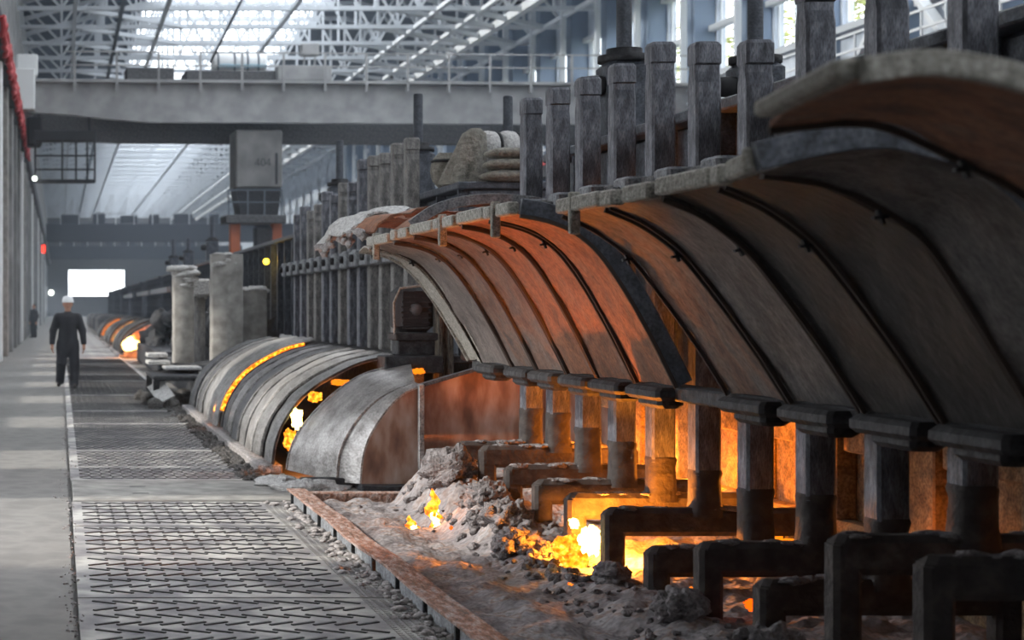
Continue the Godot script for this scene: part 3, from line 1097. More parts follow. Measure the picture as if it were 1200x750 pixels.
	for l in lumps:
		st = new_st()
		stone(st, bed(l[0], l[1]) + Vector3(0, l[2] * 0.3, 0), Vector3(l[2] * 1.15, l[2] * 0.95, l[2] * 1.5), l[0] * 31 + l[1], 0.3, 26, 16)
		for k in 16:
			var a := rng.randf() * TAU
			var s := rng.randf_range(0.02, 0.05)
			stone(st, bed(l[0], l[1]) + Vector3(cos(a) * l[2] * 0.9, l[2] * rng.randf_range(0.1, 0.9), sin(a) * l[2] * 1.1), Vector3(s, s * 0.8, s), rng.randf() * 70, 0.4, 8, 5)
		tag(obj("crust_mound", st, M.crust), l[3], "crust lump", "crust mounds along the bank")
	# curb
	var cb := thing("curb_rail", "rusty flat steel curb rail on dark brackets between tread plates and ash bed", "rail", V(1.95, 0, 8.5))
	st = new_st()
	var pts := []
	for i in 24:
		var dd := lerpf(14.0, 3.2, i / 23.0)
		pts.append(V(1.945 + 0.008 * sin(dd * 2.1), 0.1 + 0.006 * sin(dd * 3.3), dd))
	sweep(st, pts, square(0.075, 0.009, 0.003), [], false, Vector3.UP)
	obj("top_flat", st, M.rail_rust, cb)
	var dd := 13.9
	while dd > 3.4:
		st = new_st()
		slab(st, 1.9, 1.915, -0.02, 0.092, dd - 0.68, dd - 0.04)
		obj("web_plate", st, M.web_steel, cb)
		st = new_st()
		slab(st, 1.88, 1.98, -0.02, 0.09, dd - 0.03, dd - 0.0)
		obj("bracket", st, M.dark_steel, cb)
		dd -= 0.72
	st = new_st()
	slab(st, 2.0, 3.1, 0.0, 0.1, 13.82, 13.92, 0.01)
	obj("cross_rail", st, M.rail_rust, cb)
	# spilled dust beside the curb
	st = new_st()
	rng.seed = 8
	for i in 260:
		var d2 := rng.randf_range(8.0, 14.0)
		var s := rng.randf_range(0.006, 0.028)
		stone(st, V(1.9 - absf(rng.randfn(0.0, 0.08)), s * 0.3, d2), Vector3(s * 1.4, s * 0.7, s * 1.6), rng.randf() * 80, 0.4, 6, 4)
	tag(obj("spilled_dust", st, M.dust), "pale dust and crumbs spilled on the plates along the curb rail", "dust", "", "stuff")
	# fire
	flame([V(2.63, 0.05, 12.05), V(2.66, 0.12, 12.05), V(2.63, 0.2, 12.06), V(2.655, 0.25, 12.06), V(2.63, 0.31, 12.06)], [0.02, 0.05, 0.042, 0.026, 0.004], M.flame, "small licking orange flame on the ash beside the pale mound", "flame")
	flame([V(2.5, 0.03, 12.0), V(2.47, 0.07, 12.0), V(2.455, 0.13, 12.0)], [0.03, 0.035, 0.004], M.flame, "tiny orange flame left of the small licking flame", "flame")
	blob(V(3.06, 0.25, 9.86), Vector3(0.06, 0.085, 0.07), M.flame_core, "blazing white hot core of the fire between the yokes", "fire")
	blob(V(3.0, 0.34, 9.95), Vector3(0.032, 0.03, 0.04), M.flame_core, "smaller white hot spot up left of the blazing core", "fire")
	blob(V(3.02, 0.17, 10.0), Vector3(0.11, 0.1, 0.07), M.flame, "glowing yellow crust around the foot of the blazing core", "fire")
	blob(V(2.97, 0.1, 9.42), Vector3(0.024, 0.03, 0.024), M.flame, "round glowing ember below the fire", "ember")
	blob(V(2.83, 0.06, 9.4), Vector3(0.036, 0.022, 0.03), M.flame, "glowing ember low on the ash left of the round ember", "ember")
	blob(V(3.22, 0.15, 8.7), Vector3(0.03, 0.02, 0.03), M.melt, "flat glowing ember between two dark yoke legs right of the fire", "ember")
	blob(V(3.3, 0.18, 8.15), Vector3(0.03, 0.025, 0.03), M.ember, "small red ember deep between the lower right yokes", "ember")
	blob(V(2.66, 0.1, 11.6), Vector3(0.012, 0.012, 0.012), M.ember, "pinpoint red spark at the foot of the bank right of the flame", "ember")
	blob(V(2.8, 0.09, 10.55), Vector3(0.014, 0.012, 0.014), M.ember, "pinpoint spark under the crumbly mound", "ember")
	st = new_st()
	rng.seed = 4
	for i in 26:
		var p := V(rng.randf_range(3.85, 4.25), 0.27, rng.randf_range(9.4, 12.9))
		stone(st, p, Vector3(rng.randf_range(0.04, 0.12), 0.04, rng.randf_range(0.05, 0.15)), rng.randf() * 90, 0.4, 8, 5)
	tag(obj("glowing_bath", st, M.melt), "glowing molten patches inside the near cell behind the rods", "molten metal", "", "stuff")
	lamp_at("fire_light", V(3.24, 0.25, 10.03), Color(1.0, 0.56, 0.16), 5.0, 0.03)
	for l in [[13.0, 1.3], [12.2, 1.2], [11.2, 0.9], [10.0, 0.5], [8.3, 0.06], [6.6, 0.035]]:
		lamp_at("fire_light", V(4.17, 0.5, l[0]), Color(1.0, 0.54, 0.15), l[1], 0.06)
	lamp_at("flame_light", V(2.58, 0.25, 11.98), Color(1.0, 0.56, 0.16), 0.12, 0.03)

func bed(x: float, d: float) -> Vector3:
	var bank := smoothstep(2.62, 2.92, x + 0.08 * bump.get_noise_2d(d * 1.3, 3.0)) * (lerpf(0.08, 0.17, smoothstep(9.9, 10.8, d)) + 0.11 * smoothstep(11.2, 12.5, d))
	var y := 0.03 + bank
	y += 0.035 * bump.get_noise_2d(x * 2.2, d * 2.2) + 0.05 * bump.get_noise_2d(x * 5.0 + 9.0, d * 5.0) * (0.35 + bank * 3.0) + 0.02 * bump.get_noise_2d(x * 14.0, d * 14.0) * (0.4 + bank * 3.0)
	y += 0.05 * exp(-pow((x - 2.35 - 0.1 * sin(d)) / 0.12, 2)) * (0.5 + 0.5 * sin(d * 2.3))
	y *= smoothstep(2.02, 2.12, x) * 0.75 + 0.25
	y -= 0.1 * exp(-pow((d - 10.0) / 0.4, 2) - pow((x - 3.1) / 0.25, 2))
	return V(x, y, d)

func flame(pts: Array, radii: Array, m: Material, label: String, cat: String) -> void:
	var t := thing("flame", label, cat, pts[0], "flames and embers")
	for layer in 2:
		var st := new_st()
		var rings := []
		var n := 14
		for i in n + 1:
			var u := float(i) / n * (pts.size() - 1)
			var k := mini(int(u), pts.size() - 2)
			var p: Vector3 = (pts[k] as Vector3).lerp(pts[k + 1], u - k) - t.position
			var rad := lerpf(radii[k], radii[k + 1], u - k)
			if layer == 1:
				p = Vector3(p.x * 0.8 + 0.006, p.y * 0.62, p.z + rad * 0.55)
				rad *= 0.6
			var r := PackedVector3Array()
			for j in 14:
				var a := -TAU * j / 14.0
				var w := 1.0 + 0.7 * bump.get_noise_3d(cos(a) * 1.5 + i * 0.35 + layer * 7.0, sin(a) * 1.5, i * 0.5)
				r.append(p + Vector3(cos(a) * rad * w + 0.4 * rad * sin(i * 0.9), 0.01 * sin(a * 3.0 + i), sin(a) * rad * w * 0.8))
			rings.append(r)
		loft(st, rings)
		part("outer_flame" if layer == 0 else "inner_flame", st, m if layer == 0 else M.flame_core, t)

func blob(p: Vector3, s: Vector3, m: Material, label: String, cat: String) -> void:
	var st := new_st()
	stone(st, p, s * 0.85, p.x * 13.0 + p.z, 0.35, 16, 10)
	rng.seed = int(p.z * -1000)
	for k in 22:
		var dir := Vector3(rng.randfn(0.0, 1.0), rng.randfn(0.0, 1.0), rng.randfn(0.0, 1.0)).normalized()
		var q := rng.randf_range(0.14, 0.4)
		stone(st, p + dir * s * rng.randf_range(0.7, 1.0), s * q, rng.randf() * 90, 0.5, 8, 5)
	tag(obj("fire" if cat == "fire" else "ember", st, m), label, cat, "flames and embers")

func shut_cell(label: String, d0: float, d1: float, gaps: Array, detail := true) -> Node3D:
	var c := thing("electrolysis_cell", label, "furnace", V(3.9, 0, (d0 + d1) / 2), "electrolysis cells")
	superstructure(c, d0 + 0.2, d1)
	var st := new_st()
	var d := d0
	var k := 0
	rng.seed = int(d0 * 10)
	while d < d1 - 0.3:
		var w := 0.7
		for g in gaps:
			if d + w > g[0] and d < g[1]:
				w = maxf(0.0, g[0] - d)
		if w > 0.08:
			var p := moved(SHUT, rng.randf_range(-0.02, 0.02), rng.randf_range(-0.015, 0.015))
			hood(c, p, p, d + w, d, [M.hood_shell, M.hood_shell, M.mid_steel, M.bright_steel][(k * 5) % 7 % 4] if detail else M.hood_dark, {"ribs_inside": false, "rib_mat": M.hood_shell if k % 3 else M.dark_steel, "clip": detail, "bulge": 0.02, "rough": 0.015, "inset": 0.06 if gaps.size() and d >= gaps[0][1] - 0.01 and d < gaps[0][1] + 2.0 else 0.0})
		d += w
		for g in gaps:
			if d >= g[0] - 0.001 and d < g[1]:
				d = g[1]
		k += 1
	st = new_st()
	slab(st, 3.2, 4.0, 1.06, 1.13, d0, d1, 0.01)
	obj("deck_plate", st, M.dark_steel, c)
	st = new_st()
	slab(st, 3.42, 3.5, 0.0, 1.06, d0, d1)
	slab(st, 2.5, 3.42, 0.0, 0.3, d0 + 0.1, d1)
	obj("inner_wall", st, M.hot_wall, c)
	st = new_st()
	slab(st, 3.98, 5.3, 0.0, 1.12, d0 + 0.2, d1)
	obj("pot_shell", st, M.dark_steel, c)
	st = new_st()
	slab(st, 1.9, 2.14, 0.0, 0.085, d0, d1, 0.01)
	obj("base_ledge", st, M.dust, c)
	st = new_st()
	slab(st, 3.46, 3.58, 2.08, 2.26, d0 + 0.4, d1, 0.01)
	obj("clamp_beam", st, M.web_steel, c)
	return c

func far_cells() -> void:
	var c := shut_cell("second electrolysis cell with its grey curved hoods shut and fire in the gaps", 16.4, 26.5, [[21.28, 21.44]])
	# lowered end hood and end wall
	var pa := [Vector2(3.3, 1.06), Vector2(2.9, 0.965), Vector2(2.62, 0.8), Vector2(2.37, 0.56), Vector2(2.21, 0.32), Vector2(2.15, 0.07)]
	var pb := [Vector2(3.14, 0.915), Vector2(2.9, 0.82), Vector2(2.71, 0.68), Vector2(2.56, 0.48), Vector2(2.48, 0.28), Vector2(2.46, 0.06)]
	hood(c, pa, pb, 16.02, 15.06, M.bright_steel, {"ribs_inside": false, "rib_mat": M.bright_steel, "bulge": 0.03})
	var st := new_st()
	var pc := [Vector2(3.14, 0.9), Vector2(2.98, 0.82), Vector2(2.83, 0.66), Vector2(2.71, 0.47), Vector2(2.65, 0.28), Vector2(2.63, 0.06)]
	var poly := spline(pc)
	poly.append(Vector2(3.14, 0.06))
	prism(st, poly, -14.9, -14.87)
	obj("end_plate", st, M.end_rust, c)
	st = new_st()
	sheet(st, spline(pb), spline(pc), 15.06, 14.88, 0.015, 4, 0.02)
	obj("corner_hood", st, M.bright_steel, c)
	st = new_st()
	slab(st, 3.12, 3.17, 0.05, 0.93, 14.83, 15.04, 0.008)
	obj("end_post", st, M.bright_steel, c)
	st = new_st()
	prism(st, PackedVector2Array([Vector2(3.17, 0.05), Vector2(5.4, 0.05), Vector2(5.4, 1.1), Vector2(3.78, 1.08), Vector2(3.17, 0.9)]), -15.05, -15.0)
	obj("end_wall", st, M.end_rust, c)
	st = new_st()
	beam(st, V(3.15, 0.91, 14.97), V(3.8, 1.1, 14.97), 0.1, 0.03)
	obj("end_cap", st, M.mid_steel, c)
	st = new_st()
	slab(st, 2.12, 3.0, 0.02, 0.1, 14.98, 15.1, 0.01)
	slab(st, 2.6, 4.6, 0.0, 0.06, 14.7, 15.0, 0.01)
	obj("base_channel", st, M.dark_steel, c)
	st = new_st()
	slab(st, 3.05, 3.6, 0.98, 1.14, 16.0, 16.42, 0.01)
	obj("hinge_plate", st, M.dark_steel, c)
	blob(V(2.27, 0.53, 16.36), Vector3(0.055, 0.1, 0.05), M.flame_core, "white hot fire in the gap of the second cell's hoods", "fire")
	blob(V(2.2, 0.33, 16.36), Vector3(0.06, 0.1, 0.05), M.flame, "yellow fire low in the gap of the second cell's hoods", "fire")
	blob(V(2.44, 0.74, 16.36), Vector3(0.07, 0.05, 0.05), M.flame, "yellow fire higher in the gap of the second cell's hoods", "fire")
	blob(V(2.68, 0.88, 16.36), Vector3(0.09, 0.03, 0.05), M.melt, "orange glow high in the gap of the second cell's hoods, left of the motor", "fire")
	blob(V(3.36, 1.0, 15.98), Vector3(0.06, 0.025, 0.04), M.melt, "small orange glow under the drive motor", "fire")
	st = new_st()
	var s := spline(SHUT)
	var inner := PackedVector2Array()
	var band := PackedVector2Array()
	for i in range(2, s.size() - 4):
		band.append(s[i] + outward(s, i) * 0.0)
	for i in range(4, s.size() - 3):
		inner.append(s[i] - outward(s, i) * 0.05)
	sheet(st, band, band, 21.38, 21.43, 0.06, 1)
	tag(obj("flame", st, M.flame), "thin curved line of orange flame between two shut hoods of the second cell", "flame", "flames and embers")
	lamp_at("fire_light", V(2.55, 0.5, 16.2), Color(1.0, 0.56, 0.16), 0.8, 0.06)
	lamp_at("fire_light", V(3.2, 0.8, 16.0), Color(1.0, 0.56, 0.16), 0.06, 0.05)
	lamp_at("fire_light", V(1.98, 0.3, 22.0), Color(1.0, 0.56, 0.16), 0.1, 0.04)
	var words := ["first", "second", "third", "fourth", "fifth", "sixth", "seventh", "eighth", "ninth", "tenth", "eleventh", "twelfth", "thirteenth"]
	rng.seed = 61
	var tops := [3.36, 3.37, 3.33, 3.36, 3.38, 3.16, 3.2, 3.1, 3.18, 3.05, 3.0, 3.1, 3.02]
	for i in 13:
		anode_rod(17.75 + 0.7 * i, tops[i], -1.0, 1.13, "slim square anode rod of the second cell, %s from its near end" % words[i], "anode rods of the second cell", 2.17)
	jack(19.8, 5.2, "round jack pipe rising behind the grey bundles", 4.05)
	jack(20.0, 4.2, "round jack pipe behind the tallest pair of far rods", 4.1)
	jack(25.6, 4.2, "short thin jack pipe right of the crane cabin", 4.1)
	# dusty bent hood lying at the near end of the second cell
	var pl := [Vector2(3.5, 2.3), Vector2(3.2, 2.34), Vector2(2.9, 2.34), Vector2(2.65, 2.3), Vector2(2.5, 2.22), Vector2(2.44, 2.15)]
	var bent := thing("bent_hood", "dust covered bent hood plate with ragged rusty edge above the motor", "hood", V(3.0, 2.1, 14.6))
	st = new_st()
	sheet(st, spline(pl), spline(moved(pl, 0.05, 0.06)), 16.2, 13.6, 0.014, 10, 0.03, 0.07)
	obj("plate", st, M.rust, bent)
	st = new_st()
	var up := []
	for i in range(1, pl.size()):
		up.append(pl[i] + Vector2(0.0, 0.03))
	sheet(st, spline(up), spline(moved(up, 0.05, 0.06)), 16.1, 14.2, 0.02, 10, 0.05, 0.1)
	obj("dust_layer", st, M.white_dust, bent)
	st = new_st()
	rng.seed = 3
	for i in 22:
		var q := rng.randf()
		stone(st, V(2.46 + rng.randfn(0.0, 0.03), 2.17 + rng.randfn(0.0, 0.025), lerpf(16.1, 13.7, q)), Vector3(0.03, 0.03, 0.09), rng.randf() * 70, 0.5, 8, 5)
	obj("ragged_edge", st, M.dust, bent)
	# the upright rimmed hood lying behind the first open hoods
	var arc := thing("loose_hood", "curved rust coloured hood with broad grey rim behind the first open hoods", "hood", V(3.0, 2.0, 13.2))
	var ap := [Vector2(3.8, 2.33), Vector2(3.55, 2.38), Vector2(3.25, 2.4), Vector2(3.0, 2.37), Vector2(2.82, 2.31), Vector2(2.66, 2.2)]
	st = new_st()
	sheet(st, spline(ap), spline(ap), 13.6, 12.9, 0.014, 4, 0.01)
	obj("plate", st, M.rust, arc)
	st = new_st()
	var pts := []
	for q in spline(ap):
		pts.append(V(q.x, q.y + 0.02, 12.9))
	sweep(st, pts, square(0.04, 0.02, 0.004), [], false, Vector3.BACK)
	obj("rim", st, M.web_steel, arc)
	# motor and weathered post at the near end
	var mo := thing("drive_motor", "dark ribbed drive motor at the near end of the second cell", "motor", V(3.38, 1.28, 16.3))
	st = new_st()
	box(st, Vector3(0, 0.3, -0.1), Vector3(0.36, 0.44, 0.4), Basis.IDENTITY, 0.06)
	part("housing", st, M.black_rubber, mo)
	for i in 8:
		st = new_st()
		box(st, Vector3(0.0, 0.12 + i * 0.05, 0.11), Vector3(0.3 - 0.012 * absf(i - 3.5), 0.018, 0.03), Basis.IDENTITY, 0.004)
		part("fin", st, M.dark_steel, mo)
	st = new_st()
	lathe(st, Vector3(0, 0.3, 0.1), [Vector2(0.0, 0.0), Vector2(0.06, 0.0), Vector2(0.05, 0.04), Vector2(0.0, 0.045)], 14, Basis(Vector3.RIGHT, Vector3.BACK, Vector3.DOWN))
	part("hub", st, M.mid_steel, mo)
	st = new_st()
	tube(st, [Vector3(-0.2, 0.05, 0.1), Vector3(-0.21, 0.36, 0.1), Vector3(-0.15, 0.5, 0.1), Vector3(0.1, 0.53, 0.1)], 0.012, 6)
	part("conduit", st, M.bar_grey, mo)
	st = new_st()
	box(st, Vector3(0, 0.04, 0), Vector3(0.42, 0.07, 0.4), Basis.IDENTITY, 0.01)
	box(st, Vector3(0.0, -0.06, 0.0), Vector3(0.36, 0.14, 0.3), Basis.IDENTITY, 0.01)
	part("bracket", st, M.dark_steel, mo)
	st = new_st()
	slab(st, 3.55, 3.72, 0.0, 2.0, 16.1, 16.25, 0.02)
	slab(st, 3.57, 3.6, 0.0, 2.0, 16.06, 16.1)
	slab(st, 3.66, 3.69, 0.0, 1.9, 16.05, 16.1)
	tag(obj("weathered_post", st, M.weathered), "weathered grooved upright post right of the drive motor", "post")
	st = new_st()
	slab(st, 3.75, 4.0, 1.1, 2.3, 15.5, 16.0, 0.02)
	slab(st, 3.8, 4.3, 1.35, 1.5, 15.3, 15.5, 0.02)
	for y in [1.2, 1.6, 1.9]:
		lathe(st, V(3.85, y, 15.45), [Vector2(0.0, 0.0), Vector2(0.09, 0.0), Vector2(0.08, 0.1), Vector2(0.0, 0.12)], 12, Basis(Vector3.RIGHT, Vector3.BACK, Vector3.DOWN))
	tag(obj("drive_gearbox", st, M.dark_steel), "black gearbox cluster behind the raised hoods right of the weathered post", "gearbox")
	bundles()
	# gravel along the ledge
	st = new_st()
	rng.seed = 12
	for i in 700:
		var d := lerpf(15.6, 33.0, pow(rng.randf(), 1.3))
		var g := rng.randf_range(0.01, 0.045)
		stone(st, V(1.82 + rng.randfn(0.0, 0.07), g * 0.4, d), Vector3(g, g * 0.7, g * 1.2), rng.randf() * 90, 0.4, 6, 4)
	tag(obj("gravel_strip", st, M.gravel), "dark gravel and crumbs heaped between tread plates and second cell", "gravel", "", "stuff")
	st = new_st()
	stone(st, V(2.2, 0.02, 14.85), Vector3(0.32, 0.08, 0.14), 5.0, 0.35, 18, 10)
	stone(st, V(1.98, 0.03, 15.3), Vector3(0.2, 0.06, 0.3), 8.0, 0.35, 18, 10)
	tag(obj("dust_heap", st, M.white_dust), "small heap of white dust at the corner of the lowered end hood", "dust heap")
	# open cells beyond
	for q in [[27.6, 38.0, "third cell of the row, stripped of its hoods, behind the tall grey slabs"], [40.0, 51.0, "fourth cell of the row, a dark bulk left of the tall grey slabs"]]:
		var o := thing("electrolysis_cell", q[2], "furnace", V(3.9, 0, (q[0] + q[1]) / 2), "electrolysis cells")
		superstructure(o, q[0], q[1])
		st = new_st()
		slab(st, 2.3, 4.0, 0.0, 0.55, q[0], q[1], 0.03)
		obj("pot_shell", st, M.dark_steel, o)
		rng.seed = int(q[0])
		st = new_st()
		for i in 26:
			var g := rng.randf_range(0.12, 0.35)
			stone(st, V(rng.randf_range(2.6, 3.9), rng.randf_range(0.5, 1.3), rng.randf_range(q[0] + 4.0, q[1])), Vector3(g, g, g * 1.3), rng.randf() * 90, 0.45, 9, 6)
		obj("clinker", st, M.dark_steel, o).set_meta("kind", "stuff")
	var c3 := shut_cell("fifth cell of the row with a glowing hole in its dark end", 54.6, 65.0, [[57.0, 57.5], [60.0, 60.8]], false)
	cell_end(c3, 54.5)
	blob(V(2.25, 0.42, 54.42), Vector3(0.24, 0.2, 0.1), M.flame_core, "bright glowing hole in the dark end of the fifth cell, left of the slabs", "fire")
	lamp_at("fire_light", V(2.25, 0.5, 54.1), Color(1.0, 0.56, 0.16), 2.5, 0.2)
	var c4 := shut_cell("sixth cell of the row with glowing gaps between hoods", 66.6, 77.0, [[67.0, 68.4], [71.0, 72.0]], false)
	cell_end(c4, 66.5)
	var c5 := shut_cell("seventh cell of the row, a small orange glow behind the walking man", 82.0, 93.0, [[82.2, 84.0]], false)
	cell_end(c5, 94.0)
	var gl := [[57.25, 0.5, "first orange curved gap in the hoods of the fifth cell"], [60.4, 0.8, "second orange curved gap in the hoods of the fifth cell"], [67.7, 1.4, "orange curved gap in the hoods of the sixth cell"], [71.5, 1.0, "faint orange curved gap deeper in the sixth cell"], [83.1, 1.8, "orange glow at the end of the seventh cell behind the walking man"]]
	for g in gl:
		st = new_st()
		sheet(st, inner, inner, g[0] + g[1] / 2, g[0] - g[1] / 2, 0.05, 1)
		tag(obj("flame", st, M.flame if g[0] < 80 else M.melt), g[2], "flame", "flames and embers")
	jack(47.0, 4.2, "jack on the fourth cell, right of a row of three in the distance", 4.1)
	jack(57.0, 4.3, "jack on the fifth cell, middle of three in the distance", 3.9)
	jack(63.0, 4.2, "jack on the fifth cell, left of three in the distance", 4.1)
	for d in [98.0, 112.0, 128.0]:
		var o2 := thing("electrolysis_cell", "distant dark cell down the row, %s beyond the walking man" % ["first" if d < 100 else ("second" if d < 120 else "third")][0], "furnace", V(3.9, 0, d + 5), "electrolysis cells")
		superstructure(o2, d, d + 10)
		st = new_st()
		slab(st, 2.2, 4.0, 0, 1.1, d, d + 10, 0.2)
		obj("hood_panel", st, M.dark_steel, o2)

func cell_end(c: Node3D, d: float) -> void:
	var st := new_st()
	var poly := spline(SHUT)
	poly.append(Vector2(2.04, 0.0))
	poly.append(Vector2(4.0, 0.0))
	poly.append(Vector2(4.0, 1.12))
	prism(st, poly, -d - 0.05, -d)
	obj("end_plate", st, M.end_rust, c)

func bundles() -> void:
	var r := thing("wrapped_roll", "pale dust covered roll with dark straps on top of the second cell", "roll", V(4.36, 2.82, 17.3))
	for i in 3:
		var st := new_st()
		lathe(st, Vector3(-0.12 + i * 0.2, 0.35, 0), [Vector2(0.0, 0.0), Vector2(0.19, 0.005), Vector2(0.215, 0.05), Vector2(0.22, 0.1), Vector2(0.21, 0.16), Vector2(0.185, 0.19), Vector2(0.0, 0.195)], 18, Basis(Vector3.UP, Vector3.RIGHT, Vector3.FORWARD))
		part("roll_section", st, M.white_dust, r)
	for i in 2:
		var st := new_st()
		lathe(st, Vector3(0.075 + i * 0.2, 0.35, 0), [Vector2(0.18, 0.0), Vector2(0.2, 0.0), Vector2(0.2, 0.02), Vector2(0.18, 0.02)], 18, Basis(Vector3.UP, Vector3.RIGHT, Vector3.FORWARD))
		part("strap", st, M.black_rubber, r)
	var st := new_st()
	lathe(st, Vector3(0.2, 0.0, 0), [Vector2(0.3, 0.0), Vector2(0.3, 0.12), Vector2(0.2, 0.2), Vector2(0.0, 0.2)], 8, Basis.IDENTITY, false)
	part("cradle", st, M.mid_steel, r)
	# hanging canvas with folds, on the roll's left end
	st = new_st()
	var rings := []
	for i in 12:
		var t := i / 11.0
		var ring := PackedVector3Array()
		for j in 28:
			var a := -TAU * j / 28.0
			var wide := lerpf(0.1, 0.21, pow(t, 0.8))
			var fold := 1.0 + (0.22 * sin(a * 6.0 + t * 2.0) + 0.12 * sin(a * 11.0)) * t
			var y := 0.56 - 0.56 * t
			if i == 0:
				wide = 0.05
			ring.append(Vector3(cos(a) * wide * fold - 0.13 * t, y, sin(a) * wide * fold * 0.8))
		rings.append(ring)
	rings.reverse()
	loft(st, rings)
	var cv := thing("canvas_drape", "grey brown canvas hanging in folds from the left end of the strapped roll", "canvas", V(4.14, 2.82, 17.0))
	part("cloth", st, M.canvas, cv)
	# sacks
	var sk := [[4.36, 2.82, 16.55, 0.27, "lower grey sack of the stack in front of the strapped roll"], [4.38, 2.93, 16.55, 0.26, "middle grey sack of the stack in front of the strapped roll"], [4.38, 3.04, 16.57, 0.24, "upper dusty sack of the stack in front of the strapped roll"], [3.96, 2.82, 17.5, 0.15, "lone bulging sack left of the canvas drape"]]
	for s in sk:
		st = new_st()
		rings = []
		var lone: bool = s[3] < 0.2
		var hgt := 0.36 if lone else 0.105
		for i in 7:
			var t := i / 6.0
			var k := pow(sin(PI * clampf(t * 0.92 + 0.04, 0, 1)), 0.35)
			var ring := PackedVector3Array()
			for q in octagon(s[3] * k, s[3] * 0.7 * k, 0.05 * k):
				ring.append(Vector3(q.x, hgt * t + 0.01 * bump.get_noise_2d(q.x * 9.0, q.y * 9.0), q.y))
			rings.append(ring)
		loft(st, rings)
		var o := thing("sack", s[4], "sack", V(s[0], s[1], s[2]), "grey sacks on the second cell")
		part("bag", st, M.canvas, o)
		if lone:
			st = new_st()
			lathe(st, Vector3(0, 0.26, 0), [Vector2(0.145, 0.0), Vector2(0.16, 0.01), Vector2(0.145, 0.03)], 10)
			part("tie", st, M.black_rubber, o)

